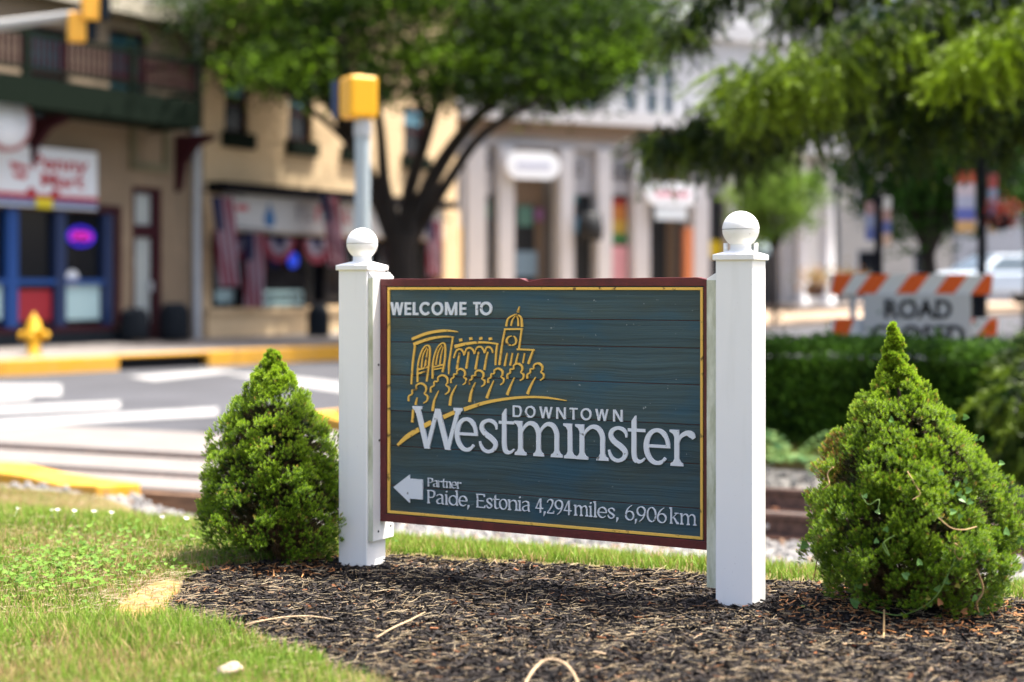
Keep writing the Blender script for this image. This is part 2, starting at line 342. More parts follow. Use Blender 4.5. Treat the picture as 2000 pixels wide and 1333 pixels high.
dry = np.clip(.22+.55*sstep(-3.9, -3.0, p)*(1-sstep(-1.4, -.8, p))+.50*vn(X*3.1, Y*3.1, seed=4)+.15*(Y < 4.0), .03, .85)
hgt = np.where(Y < 4.6, .042, .026)+.018*np.clip(vn(X*4, Y*4, seed=6), 0, 1)+.03*np.exp(-((X+.98)**2+(Y-4.35)**2)/.05)
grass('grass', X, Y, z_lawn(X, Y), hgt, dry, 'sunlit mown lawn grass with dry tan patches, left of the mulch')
N = 34000; s = rng.uniform(-3.2, 4.5, N); p = -4.45+rng.random(N)*1.9; X, Y = WS(s, p); kp = ~inpoly(X, Y, MULCH) & (rng.random(N) > sstep(-3.3, -2.6, p+.3*vn(s*4, s)))
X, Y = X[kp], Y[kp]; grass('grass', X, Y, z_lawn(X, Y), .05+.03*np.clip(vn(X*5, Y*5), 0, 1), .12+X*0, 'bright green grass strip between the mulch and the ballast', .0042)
N = 15000; s = rng.uniform(-3.4, 5, N); p = 2.05+rng.random(N)*1.0; X, Y = WS(s, p)
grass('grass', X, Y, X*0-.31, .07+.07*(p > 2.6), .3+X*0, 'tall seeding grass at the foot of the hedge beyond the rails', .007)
# clover patch
cv = []; cf = []
for k in range(3):
    a = k*2.094; c_, s_ = math.cos(a), math.sin(a); o_ = len(cv)
    for (x, y) in ((.0, 0), (.35, .5), (.85, .55), (1.05, .0), (.85, -.55), (.35, -.5)): cv.append((x*c_-y*s_, x*s_+y*c_, .12*x))
    cf += [(o_, o_+1, o_+2), (o_, o_+2, o_+3), (o_, o_+3, o_+4), (o_, o_+4, o_+5)]
N = 760; a = rng.normal(size=(N, 2)); X = np.where(rng.random(N) < .75, -1.60+a[:, 0]*.20, -1.35+a[:, 0]*.35); Y = np.where(rng.random(N) < .75, 5.25+a[:, 1]*.22, 5.9+a[:, 1]*.25)
kp = ~inpoly(X, Y, MULCH) & ~inpoly(X, Y, ps); X, Y = X[kp], Y[kp]; N = len(X)
o = scatter('clover', cv, cf, frames(np.stack([rng.normal(0, .3, N), rng.normal(0, .3, N)-.2, np.ones(N)], -1), rng.uniform(.006, .012, N)), np.stack([X, Y, z_lawn(X, Y)+rng.uniform(.02, .05, N)], -1), mixc((.07, .16, .015), (.17, .30, .035), rng.random(N)), M_grass)
o['kind'] = 'stuff'; o['label'] = 'low pale green clover patch in the lawn'; o['category'] = 'clover'
M_petal = mat('white_petal', (.85, .83, .80), .7)
fl = [(280, 1048), (312, 1050), (507, 1042), (600, 1040), (183, 1042+8), (400, 1050), (875, 1040), (318, 1046), (1003, 1040), (1243, 1050), (92, 1050), (520, 1098)]
fl = [(101, 1049), (113, 1050), (184, 1044), (218, 1042), (145, 1050), (318, 1046), (317, 1054), (363, 1045), (34, 1050), (448, 1052), (486, 1053)]
wherefl = ['leftmost', 'second', 'third', 'fourth', 'fifth', 'sixth', 'seventh', 'eighth', 'ninth', 'tenth', 'eleventh']
for i, (x, y) in enumerate(sorted(fl)):
    gx, gy = GP(x, y, -.08); zz = float(z_lawn(gx, gy)); b = MB()
    for k in range(5):
        a = k*1.257; b.add([(0, 0, 0), (.009*math.cos(a-.45), .009*math.sin(a-.45), .006), (.013*math.cos(a), .013*math.sin(a), .009), (.009*math.cos(a+.45), .009*math.sin(a+.45), .006)], [(0, 1, 2, 3)])
    b.tube([(0, 0, -.04), (0, 0, 0)], .001, 4)
    o = b.build('white_flower', M_petal); o.location = (gx, gy, zz+.045); o.rotation_euler = (random.uniform(.2, .7), 0, random.random()*6)
    tag(o, 'tiny white flower in the lawn, %s from the left among the white dots' % wherefl[i], 'flower', 'tiny white lawn flowers')
# ------------------------------------------------------------------ mulch chips and straw
M_chip = mat('mulch_chip', (.05, .04, .03), .75, attr=True, spec=.3)
bxv = np.array([(a, b_, c_) for a in (-.5, .5) for b_ in (-.5, .5) for c_ in (-.5, .5)])*1.0
bxv[4:, 1] *= .45; bxv[:4, 1] *= .8; bxv[4:, 2] += .3
bxf = np.array([(4, 6, 7, 5), (0, 4, 5, 1), (2, 3, 7, 6), (1, 5, 7, 3)])
N = 90000; X = rng.uniform(-1.25, 2.3, N); Y = 3.35+rng.random(N)*2.5; vis = np.abs(X) < Y*.35+.12
kp = inpoly(X+rng.normal(0, .012, N), Y+rng.normal(0, .012, N), MULCH) & vis; X, Y = X[kp], Y[kp]
bank = np.zeros(len(X))
for (bx_, by_) in ((.745-.061*.8746+.061*.4848, 4.76+.061*.4848+.061*.8746), (-.517-.061*.8746+.061*.4848, 5.459+.061*.4848+.061*.8746)):
    nb_ = 1500; a_ = rng.uniform(0, 6.283, nb_); r_ = .085+np.abs(rng.normal(0, .035, nb_)); X = np.concatenate([X, bx_+np.cos(a_)*r_]); Y = np.concatenate([Y, by_+np.sin(a_)*r_]); bank = np.concatenate([bank, np.maximum(0, .14-r_)*.28*rng.random(nb_)])
N = len(X)
D = np.stack([rng.normal(0, 1, N), rng.normal(0, 1, N), rng.normal(0, .22, N)], -1)
L_ = rng.gamma(2.2, .0052, N)+.004; R = frames(D, 1.); Rm = np.stack([unit(D), R[:, :, 0], R[:, :, 1]], 2)*np.stack([L_, rng.uniform(.25, .6, N)*np.minimum(L_, .02), rng.uniform(.0015, .005, N)], -1)[:, None, :]
t = rng.random(N)**2.2; cc = mixc((.006, .005, .005), (.050, .038, .032), t); q = rng.random(N) < .035; cc[q] = mixc((.15, .09, .05), (.28, .20, .12), rng.random(q.sum()))
q = rng.random(N) < .008; cc[q] = (.26, .10, .04)
o = scatter('mulch', bxv, bxf, Rm, np.stack([X, Y, z_mulch(X, Y)+bank+rng.uniform(-.004, .012, N)], -1), cc, M_chip); o['kind'] = 'stuff'; o['label'] = 'dark shredded bark mulch around the sign posts'; o['category'] = 'mulch'
# straw: thin bent strands
N = 17000; X = rng.uniform(-1.2, 2.2, N); Y = 3.4+rng.random(N)*2.4; kp = inpoly(X, Y, MULCH) & (np.abs(X) < Y*.35+.1) & (rng.random(N) < .55+.45*vn(X*3, Y*3, seed=8)); X, Y = X[kp], Y[kp]
ne = 500; te = rng.random(ne); ex = np.interp(te, [0, .3, .6, 1], [-1.02, -.80, -.55, -.30])+rng.normal(0, .05, ne); ey = np.interp(te, [0, .3, .6, 1], [4.70, 4.42, 4.12, 3.80])+rng.normal(0, .05, ne)
nk_ = 420; nl = 7000; ly = 3.4+rng.random(nl)**1.3*6.5; lx = -ly*.35+rng.random(nl)*ly*.35; q = ~inpoly(lx, ly, MULCH) & ~((lx > -.9) & (ly > 5.2)); lx, ly = lx[q], ly[q]; X = np.concatenate([X, ex, rng.normal(-1.17, .08, nk_), lx]); Y = np.concatenate([Y, ey, rng.normal(4.98, .15, nk_), ly]); N = len(X)
sv = [(-.5, -.5, 0), (-.5, .5, 0), (-.5, 0, .8), (0, -.5, .35), (0, .5, .35), (0, 0, 1.2), (.5, -.4, 0), (.5, .4, 0), (.5, 0, .6)]
sv = np.array(sv); sv[3:6, 1] += 2.2; sf = [(0, 3, 4, 1), (1, 4, 5, 2), (2, 5, 3, 0), (3, 6, 7, 4), (4, 7, 8, 5), (5, 8, 6, 3)]
D = np.stack([rng.normal(0, 1, N), rng.normal(0, .8, N), rng.normal(0, .12, N)], -1); R = frames(D, 1., rng.uniform(-.4, .4, N))
X3 = unit(D); Z3 = unit(np.cross(X3, unit(np.cross(np.array([[0, 0, 1.]]), X3)))); Y3 = np.cross(Z3, X3)
L_ = rng.gamma(2.0, .012, N)+.010; th = rng.uniform(.0007, .0015, N); Rm = np.stack([X3*L_[:, None], Y3*th[:, None], Z3*th[:, None]], 2)
cc = mixc((.20, .14, .075), (.52, .42, .27), rng.random(N)); q = rng.random(N) < .05; cc[q] = (.32, .15, .06)
o = scatter('straw', sv, sf, Rm, np.stack([X, Y, z_mulch(X, Y)+rng.uniform(.006, .016, N)+.012*~inpoly(X, Y, MULCH)], -1), cc, M_chip); o['kind'] = 'stuff'; o['label'] = 'dry tan straw and pine needles strewn over the dark mulch'; o['category'] = 'straw'
# stone, root, curved stick
b = MB(); bm = bmesh.new(); bmesh.ops.create_icosphere(bm, subdivisions=3, radius=1)
for v in bm.verts:
    c = v.co; f = 1+.13*math.sin(c.x*3+1)*math.cos(c.y*4)+.09*math.sin(c.z*5+c.x*4); v.co = Vector((c.x*.038*f, c.y*.026*f, c.z*.019*f))
me = bpy.data.meshes.new('stone'); bm.to_mesh(me); bm.free(); [setattr(f, 'use_smooth', True) for f in me.polygons]
o = bpy.data.objects.new('stone', me); COL.objects.link(o); me.materials.append(mat('beige_stone', (.40, .31, .23), .85, .25, 30., .3, 150)); gx, gy = GP(447, 1322, .01); o.location = (gx, gy, float(z_lawn(gx, gy))+.024); o.rotation_euler = (.1, -.35, .3)
tag(o, 'smooth beige stone lying in the foreground grass', 'stone')
M_stick = mat('dry_stick', (.50, .36, .22), .85, .3, 40., .4, 120)
def stick(px, zb, rad, label):
    P = [Vector((*GP(x, y, zz), zz)) for (x, y), zz in zip(px, zb)]; P = [Vector(q) for q in catmull(P, 5)]
    o = MB().tube(P, [rad*(.6+.4*math.sin(math.pi*(i+1)/(len(P)+1))) for i in range(len(P))], 7).build('dry_stick', M_stick); tag(o, label, 'stick'); return o
stick([(1022, 1345), (1040, 1312), (1066, 1290), (1098, 1294), (1120, 1316), (1132, 1345)], [.015, .03, .045, .045, .035, .015], .0042, 'arched pale root sticking out of the mulch in the foreground')
stick([(735, 1246), (765, 1228), (800, 1212), (830, 1196)], [.03, .035, .04, .03], .0028, 'thin straight dry stick on the mulch below the left post')
stick([(480, 1220), (540, 1208), (600, 1204), (650, 1210)], [.03, .035, .03, .028], .0028, 'thin bent dry stick at the left edge of the mulch')
# ------------------------------------------------------------------ the sign
TH = math.radians(29); SG = thing('welcome_sign', 'green wooden welcome sign with gilded logo hung between two white posts', 'sign', (.745, 4.76, 0), -TH)
r2 = Vector((math.cos(TH), -math.sin(TH), 0)); b2 = Vector((math.sin(TH), math.cos(TH), 0)); O2 = Vector((.745, 4.76, 0)); CAM = Vector((0, 0, H))
def pp(x, y, dl):           # photo pixel -> (u, z) on the sign plane local y=dl
    d = Vector(((x-CX)/F, 1, (HY-y)/F)); t = (dl-(CAM-O2).dot(b2))/d.dot(b2); P = CAM+d*t-O2; return P.dot(r2), P.z
M_vinyl = mat('white_vinyl', (.87, .865, .84), .38, .02, 3., .01, 40, spec=.45, vcol=(.855, .85, .825))
def specks(m):
    t = m.node_tree; N = t.nodes; L = t.links; p = N['Principled BSDF']; src = p.inputs['Base Color'].links[0].from_socket
    tc = N.new('ShaderNodeTexCoord'); n = N.new('ShaderNodeTexNoise'); n.inputs['Scale'].default_value = 130; n.inputs['Detail'].default_value = 3; L.new(tc.outputs['Object'], n.inputs[0])
    r = N.new('ShaderNodeValToRGB'); e = r.color_ramp.elements; e[0].position = .70; e[0].color = (0, 0, 0, 1); e[1].position = .76; e[1].color = (.75, .75, .75, 1); L.new(n.outputs[0], r.inputs[0])
    n2 = N.new('ShaderNodeTexNoise'); n2.inputs['Scale'].default_value = 2.2; n2.inputs['Detail'].default_value = 5; mp = N.new('ShaderNodeMapping'); mp.inputs['Scale'].default_value = (6, 6, .8); L.new(tc.outputs['Object'], mp.inputs[0]); L.new(mp.outputs[0], n2.inputs[0])
    r2 = N.new('ShaderNodeValToRGB'); e = r2.color_ramp.elements; e[0].position = .52; e[0].color = (0, 0, 0, 1); e[1].position = .8; e[1].color = (.35, .35, .35, 1); L.new(n2.outputs[0], r2.inputs[0])
    x = N.new('ShaderNodeMix'); x.data_type = 'RGBA'; L.new(r.outputs[0], x.inputs[0]); L.new(src, x.inputs[6]); x.inputs[7].default_value = (.30, .28, .24, 1)
    y = N.new('ShaderNodeMix'); y.data_type = 'RGBA'; L.new(r2.outputs[0], y.inputs[0]); L.new(x.outputs[2], y.inputs[6]); y.inputs[7].default_value = (.58, .58, .52, 1); L.new(y.outputs[2], p.inputs['Base Color'])
specks(M_vinyl)
M_moss = mat('stained_vinyl', (.62, .63, .52), .6, .45, 22., .1, 60, vcol=(.36, .38, .24), stretch=(1, 1, .25))
PW = .122
def post(u1, ztop, names, rb, peg):
    p = MB().bx(u1-PW, u1, 0, PW, -.25, ztop).build('post', M_vinyl, SG, .003)
    c = (u1-PW/2, PW/2); h = PW/2+.008
    cp = MB().bx(c[0]-h, c[0]+h, c[1]-h, c[1]+h, ztop-.004, ztop+.014).build('post_cap', M_vinyl, p, .003)
    V = [(c[0]+a*h, c[1]+e*h, ztop+.0135) for a, e in ((-1, -1), (1, -1), (1, 1), (-1, 1))]+[(c[0]+a*.03, c[1]+e*.03, ztop+.027) for a, e in ((-1, -1), (1, -1), (1, 1), (-1, 1))]
    MB().add(V, [(0, 1, 5, 4), (1, 2, 6, 5), (2, 3, 7, 6), (3, 0, 4, 7), (4, 5, 6, 7)]).build('cap_slope', M_vinyl, p)
    zb = ztop+.024; nk = .033
    MB().lathe([(nk+.003, 0), (nk+.003, .006), (nk, .008), (nk, .026)], 32, (*c, zb)).build('ball_neck', M_vinyl, p)
    cz = zb+.022+rb*.83
    MB().lathe([(max(1e-4, rb*math.cos(a)), rb*math.sin(a)) for a in [math.radians(q) for q in np.linspace(-57, -1.2, 14)]], 40, (*c, cz)).build('ball_half', M_vinyl, p)
    MB().lathe([(max(1e-4, rb*math.cos(a)*1.006), rb*math.sin(a)) for a in [math.radians(q) for q in np.linspace(.6, 90, 20)]], 40, (*c, cz)).build('ball_half', M_vinyl, p)
    if peg:
        for a, e in ((-.043, -.02), (.043, .02)):
            MB().lathe([(.0001, .035), (.007, .035), (.007, 0), (.0001, 0)], 10, (c[0]+a, c[1]+e, ztop+.016)).build('peg', M_vinyl, p)
    return p
UL = -1.4427
pl = post(UL, 1.062, '', .0565, False); pr_ = post(0., 1.086, '', .058, True)
# hanging boards on the inner faces
bl = MB().prism([(UL+.0005, .092), (UL+.020, .092), (UL+.020, 1.035), (UL+.0005, 1.053)], .012, .145).build('hanging_board', M_vinyl, SG, .002)
MB().bx(UL+.0010, UL+.0195, .0095, .0118, .094, 1.03).build('stained_edge', M_moss, bl)
br_ = MB().prism([(-PW-.0005, .05), (-PW-.034, .05), (-PW-.034, 1.025), (-PW-.0005, 1.045)], .012, .12).build('hanging_board', M_vinyl, SG, .002)
MB().bx(-PW-.033, -PW-.0015, .0095, .0118, .052, 1.02).build('stained_edge', M_moss, br_)
M_hole = mat('dark_hole', (.02, .02, .025), .6)
for (q, zz) in ((.045, .125), (.125, .135), (.045, .72), (.05, .45)):
    o = MB().lathe([(.0001, 0), (.0042, 0), (.0042, .002), (.0001, .002)], 10).build('screw', M_hole, bl); o.location = (UL+.0195, q, zz); o.rotation_euler = (0, math.pi/2, 0)
# panel
PD = .055; PL = UL+.0205; PRt = -PW-.0345; ZT = 1.028; ZB = .161; W_ = PRt-PL
def woodmat():
    m = bpy.data.materials.new('teal_sandblasted_wood'); m.use_nodes = True; t = m.node_tree; N = t.nodes; L = t.links; p = N['Principled BSDF']
    p.inputs['Roughness'].default_value = .62; p.inputs['Specular IOR Level'].default_value = .35
    tc0 = N.new('ShaderNodeTexCoord'); oi = N.new('ShaderNodeObjectInfo')
    wn = N.new('ShaderNodeTexNoise'); wn.inputs['Scale'].default_value = 3.2; wn.inputs['Detail'].default_value = 2; L.new(tc0.outputs['Object'], wn.inputs[0]); wm = N.new('ShaderNodeVectorMath'); wm.operation = 'MULTIPLY'; wm.inputs[1].default_value = (0, 0, .03); L.new(wn.outputs['Color'], wm.inputs[0])
    wa = N.new('ShaderNodeVectorMath'); wa.operation = 'ADD'; L.new(tc0.outputs['Object'], wa.inputs[0]); L.new(wm.outputs[0], wa.inputs[1])
    class tc: outputs = {'Object': wa.outputs[0]}
    def mapp(sc, src=None):
        mp = N.new('ShaderNodeMapping'); mp.inputs['Scale'].default_value = sc; L.new(tc.outputs['Object'], mp.inputs[0]); return mp
    def noise(mp, sc, det=5, rough=.6, dist=0.):
        n = N.new('ShaderNodeTexNoise'); n.noise_dimensions = '4D'; n.inputs['Scale'].default_value = sc; n.inputs['Detail'].default_value = det; n.inputs['Roughness'].default_value = rough; n.inputs['Distortion'].default_value = dist
        L.new(mp.outputs[0], n.inputs['Vector']); mul = N.new('ShaderNodeMath'); mul.operation = 'MULTIPLY'; mul.inputs[1].default_value = 9.; L.new(oi.outputs['Random'], mul.inputs[0]); L.new(mul.outputs[0], n.inputs['W']); return n
    def ramp(n, p0, c0, p1, c1):
        r = N.new('ShaderNodeValToRGB'); e = r.color_ramp.elements; e[0].position = p0; e[0].color = (*c0, 1); e[1].position = p1; e[1].color = (*c1, 1); L.new(n.outputs[0], r.inputs[0]); return r
    def mix(f, a, b, mode='MIX', fac=1.):
        x = N.new('ShaderNodeMix'); x.data_type = 'RGBA'; x.blend_type = mode; x.inputs[0].default_value = fac
        if f is not None: L.new(f, x.inputs[0])
        L.new(a, x.inputs[6]); L.new(b, x.inputs[7]); return x.outputs[2]
    fine = noise(mapp((2.2, 1, 160)), 1., 8, .6, .5); grain = noise(mapp((.9, 1, 46)), 1., 6, .6, .9)
    blot = noise(mapp((4, 1, 9)), 1., 3, .5); blot2 = noise(mapp((2.3, 1, 6)), 1.3, 4, .5)
    base = ramp(fine, .34, (.038, .070, .078), .70, (.060, .108, .116))
    g = ramp(grain, .38, (.42, .42, .42), .56, (1, 1, 1))
    c = mix(None, base.outputs[0], g.outputs[0], 'MULTIPLY', .5)
    blue = N.new('ShaderNodeRGB'); blue.outputs[0].default_value = (.020, .078, .118, 1); ol = N.new('ShaderNodeRGB'); ol.outputs[0].default_value = (.052, .060, .040, 1)
    fb = ramp(blot, .50, (0, 0, 0), .68, (.75, .75, .75)); fo = ramp(blot2, .50, (0, 0, 0), .70, (.6, .6, .6))
    c = mix(fb.outputs[0], c, blue.outputs[0]); c = mix(fo.outputs[0], c, ol.outputs[0])
    mr = N.new('ShaderNodeMapRange'); mr.inputs[3].default_value = .80; mr.inputs[4].default_value = 1.18; L.new(oi.outputs['Random'], mr.inputs[0]); sc_ = N.new('ShaderNodeVectorMath'); sc_.operation = 'SCALE'; L.new(c, sc_.inputs[0]); L.new(mr.outputs[0], sc_.inputs['Scale']); c = sc_.outputs[0]
    pk = N.new('ShaderNodeTexNoise'); pk.inputs['Scale'].default_value = 75; pk.inputs['Detail'].default_value = 2; L.new(tc0.outputs['Object'], pk.inputs[0]); pr2 = ramp(pk, .745, (0, 0, 0), .775, (.8, .8, .8)); wc = N.new('ShaderNodeRGB'); wc.outputs[0].default_value = (.30, .33, .33, 1); c = mix(pr2.outputs[0], c, wc.outputs[0])
    L.new(c, p.inputs['Base Color'])
    ad = N.new('ShaderNodeMath'); ad.operation = 'ADD'; L.new(fine.outputs[0], ad.inputs[0]); L.new(grain.outputs[0], ad.inputs[1])
    bp = N.new('ShaderNodeBump'); bp.inputs['Strength'].default_value = .55; bp.inputs['Distance'].default_value = .004; L.new(ad.outputs[0], bp.inputs['Height']); L.new(bp.outputs[0], p.inputs['Normal'])
    return m
M_wood = woodmat()
M_red = mat('oxblood_paint', (.130, .018, .018), .45, .3, 18., .15, 90, spec=.4, vcol=(.085, .014, .015))
def chipped(name, col, chip, lo, hi, rough, sc):
    m = mat(name, col, rough, 0, spec=.35); t = m.node_tree; N = t.nodes; L = t.links; p = N['Principled BSDF']
    tc = N.new('ShaderNodeTexCoord'); n = N.new('ShaderNodeTexNoise'); n.inputs['Scale'].default_value = sc; n.inputs['Detail'].default_value = 8; L.new(tc.outputs['Object'], n.inputs[0])
    r = N.new('ShaderNodeValToRGB'); e = r.color_ramp.elements; e[0].position = lo; e[0].color = (*col, 1); e[1].position = hi; e[1].color = (*chip, 1); L.new(n.outputs[0], r.inputs[0]); L.new(r.outputs[0], p.inputs['Base Color']); return m
M_gold = chipped('gold_paint', (.88, .53, .10), (.20, .11, .035), .61, .70, .42, 42.)
M_white = chipped('white_letter_paint', (.70, .735, .77), (.20, .20, .19), .665, .71, .5, 60.)
PN = MB().bx(PL, PRt, PD+.012, PD+.038, ZB, ZT-.004).build('panel', M_red, SG)
# planks (seams read at the right edge of the panel)
zs = [ZT-.010]+[pp(1372, y, PD)[1] for y in (627, 681, 753, 831, 908, 995)]+[ZB+.010]
for i in range(7):
    MB().bx(PL+.006, PRt-.006, PD+.0068+.0006*(i % 3), PD+.0125, zs[i+1]+.0011, zs[i]-.0011).build('plank', M_wood, PN, .0012)
# red border with its chipped top edge
BW = .027
def notch(x): return pp(x, 545, PD)[0]
top = [(PL, ZT-BW)]+[(PRt, ZT-BW)]+[(PRt, ZT-.012), (PRt-.022, ZT-.004), (PRt-.05, ZT+.0015)]
for u in np.linspace(PRt-.1, notch(1062), 7): top.append((u, ZT+random.uniform(-.0012, .001)))
top += [(notch(1050), ZT-.0035), (notch(1038), ZT-.009), (notch(1030), ZT-.010), (notch(1022), ZT-.004), (notch(1015), ZT)]
for u in np.linspace(notch(1005), PL+.03, 9): top.append((u, ZT+random.uniform(-.0012, .0008)))
top += [(PL, ZT-.001)]
MB().prism(top, PD, PD+.0385).build('border', M_red, PN, .0015)
MB().bx(PL, PRt, PD, PD+.0385, ZB-.001, ZB+BW).build('border', M_red, PN, .0015)
MB().bx(PL, PL+BW, PD+.0002, PD+.0383, ZB+BW+.0003, ZT-BW-.0003).build('border', M_red, PN, .0012)
MB().bx(PRt-BW, PRt, PD+.0002, PD+.0383, ZB+BW+.0003, ZT-BW-.0003).build('border', M_red, PN, .0012)
g0, g1 = BW+.0035, BW+.0125
for q in ((PL+g0, PRt-g0, ZT-g1, ZT-g0), (PL+g0, PRt-g0, ZB+g0, ZB+g1), (PL+g0, PL+g1, ZB+g1+.0003, ZT-g1-.0003), (PRt-g1, PRt-g0, ZB+g1+.0003, ZT-g1-.0003)):
    MB().bx(q[0], q[1], PD+.0005, PD+.0085, q[2], q[3]).build('gold_line', M_gold, PN, .001)
# lettering and logo: raised pieces.  stroke = [(x, z, width)...] swept as a flat ribbon with depth
DEP = .0055; zoff = [0]
def ribbon(b, P, fr):
    P = [np.asarray(p, float) for p in P]; n = len(P); Lf = []; Rt = []
    for i in range(n):
        d = P[min(i+1, n-1)][:2]-P[max(i-1, 0)][:2]; d = d/max(1e-9, np.hypot(*d)); nr = np.array([-d[1], d[0]])*P[i][2]/2
        Lf.append(P[i][:2]+nr); Rt.append(P[i][:2]-nr)
    V = [(q[0], fr, q[1]) for q in Lf]+[(q[0], fr, q[1]) for q in Rt]+[(q[0], PD+.0088, q[1]) for q in Lf]+[(q[0], PD+.0088, q[1]) for q in Rt]
    Fc = []
    for i in range(n-1):
        Fc += [(i, i+1, n+i+1, n+i), (i, 2*n+i, 2*n+i+1, i+1), (n+i, n+i+1, 3*n+i+1, 3*n+i)]
    Fc += [(0, n, 3*n, 2*n), (n-1, 3*n-1, 4*n-1, 2*n-1)]
    b.add(V, Fc)
def poly(b, P, fr):
    a = sum(P[i][0]*P[(i+1) % len(P)][1]-P[(i+1) % len(P)][0]*P[i][1] for i in range(len(P)))
    if a < 0: P = P[::-1]
    b.prism(P, fr, PD+.0088)
# glyphs: lists of ('s', [(x,y,w)..], smooth) and ('p', [(x,y)..]); x-height = 1, baseline 0, width w, stem t
def para(x0, y0, x1, y1, h): return ('p', [(x0-h/2, y0), (x0+h/2, y0), (x1+h/2, y1), (x1-h/2, y1)])
def foot(x, t, y=0, up=True, ww=None):
    e = ww or t*.85; s_ = 1 if up else -1
    return ('p', [(x-t/2-e, y), (x+t/2+e, y), (x+t/2+e*.92, y+s_*.075), (x+t/2+e*.35, y+s_*.115), (x+t/2, y+s_*.20), (x-t/2, y+s_*.20), (x-t/2-e*.35, y+s_*.115), (x-t/2-e*.92, y+s_*.075)])
def flag(x, t, y): return ('p', [(x+t/2, y), (x-t/2-t*1.0, y), (x-t/2-t*1.02, y-.055), (x-t/2-t*.35, y-.11), (x-t/2, y-.20), (x+t/2, y-.20)])
def box(x0, x1, y0, y1): return ('p', [(x0, y0), (x1, y0), (x1, y1), (x0, y1)])
def ell(cx, cy, rx, ry, a0, a1, wf, n=26): return ('s', [(cx+rx*math.cos(math.radians(a)), cy+ry*math.sin(math.radians(a)), wf(a)) for a in np.linspace(a0, a1, n)], False)
def arch(x0, x1, t, y=1.0, tall=.0):       # shoulder from stem x0 to stem x1 plus the right stem
    r = (x1-x0)
    return ('s', [(x0+t*.1, .62, t*.45), (x0+r*.18, .80, t*.62), (x0+r*.48, .945, t*.80), (x0+r*.80, .90, t*1.0), (x1-.008, .70, t*1.02), (x1, .45, t), (x1, .05, t)], True)
def G(ch, w, t):
    th = t*.64
    if ch == 'W': return [para(.115*w, 1.22, .30*w, 0, t*1.25), para(.30*w, 0, .495*w, 1.22, t*.95), para(.495*w, 1.22, .69*w, 0, t*1.25), para(.69*w, 0, .885*w, 1.22, t*.95), foot(.112*w, t*.9, 1.27, False, t*.8), foot(.885*w, t*.7, 1.27, False, t*.8)]
    if ch == 'e': return [ell(w/2, .5, w/2-t*.5, .5-th*.45, -3, 318, lambda a: t*(.80 if a < 45 else (.72+.28*abs(math.cos(math.radians(a)))*1.3 if a < 290 else .62)), 34), box(t*.6, w-t*.12, .47, .47+th*.92)]
    if ch == 's': return [('s', [(.90*w, .70, t*.35), (.87*w, .83, t*.62), (.70*w, .93, t*.72), (.46*w, .955, t*.70), (.22*w, .87, t*.88), (.16*w, .72, t), (.32*w, .57, t*1.06), (.66*w, .42, t*1.1), (.85*w, .27, t), (.76*w, .11, t*.85), (.50*w, .035, t*.7), (.26*w, .08, t*.66), (.12*w, .20, t*.56), (.06*w, .33, t*.35)], True)]
    if ch == 't': return [('s', [(.36*w, 1.12, t), (.36*w, .6, t), (.36*w, .28, t), (.43*w, .10, t*.95), (.62*w, .045, t*.72), (.82*w, .075, t*.55), (.97*w, .15, t*.35)], True), ('p', [(.36*w-t/2, 1.11), (.36*w+t/2, 1.11), (.36*w+t/2, 1.33), (.36*w+t*.25, 1.33), (.36*w-t/2, 1.18)]), box(.02*w, .98*w, .88, .88+th*.95)]
    if ch == 'n': a = t*1.6; c = w-t*1.35; return [box(a-t/2, a+t/2, .03, .98), flag(a, t, 1.0), foot(a, t), arch(a, c, t), foot(c, t)]
    if ch == 'm': a = t*1.6; c = w-t*1.35; m_ = (a+c)/2; return [box(a-t/2, a+t/2, .03, .98), flag(a, t, 1.0), foot(a, t), arch(a, m_, t), foot(m_, t, ww=t*.7), arch(m_, c, t), foot(c, t)]
    if ch in 'iI':
        r_ = [box(w*.52-t/2, w*.52+t/2, .03, .98), flag(w*.52, t, 1.0), foot(w*.52, t)]
        if ch == 'i': r_.append(('p', [(w*.52+t*.62*math.cos(a), 1.28+t*.62*math.sin(a)) for a in np.linspace(0, 6.0, 12)]))
        return r_
    if ch == 'r': a = t*1.55; return [box(a-t/2, a+t/2, .03, .98), flag(a, t, 1.0), foot(a, t), ('s', [(a+t*.15, .60, t*.45), (a+t*.7, .80, t*.7), (w*.66, .92, t*.95), (w*.86, .88, t*1.3), (w*.96, .78, t*.7)], True)]
    if ch == 'l': return [box(w*.5-t/2, w*.5+t/2, .03, 1.4), flag(w*.5, t, 1.45), foot(w*.5, t)]
    if ch == 'k': a = t*1.5; return [box(a-t/2, a+t/2, .03, 1.4), flag(a, t, 1.45), foot(a, t, ww=t*.6), para(a+t*.4, .45, w*.80, .95, th), box(w*.55, w*.98, .93, 1.0), para(w*.48, .58, w*.86, 0.0, t*1.2), foot(w*.87, t*.9, ww=t*.5)]
    if ch == 'o': return [ell(w/2, .5, w/2-t*.48, .5-th*.42, 0, 360, lambda a: th+(t-th)*abs(math.cos(math.radians(a))), 32)]
    if ch == '0': return [ell(w/2, .67, w/2-t*.48, .67-th*.42, 0, 360, lambda a: th+(t-th)*abs(math.cos(math.radians(a))), 32)]
    if ch == 'a': c = w-t*1.15; return [('s', [(.12*w, .78, t*.5), (.26*w, .90, th), (.50*w, .955, th*1.05), (c-.06, .87, t*.9), (c, .68, t), (c, .2, t), (c+t*.3, .06, t*.7), (w, .02, t*.5)], True), ('s', [(c, .60, th*.8), (.45*w, .52, th), (.18*w, .36, t*.95), (.18*w, .16, t*.9), (.40*w, .05, th), (c-t*.3, .16, th*.7), (c, .28, th*.5)], True)]
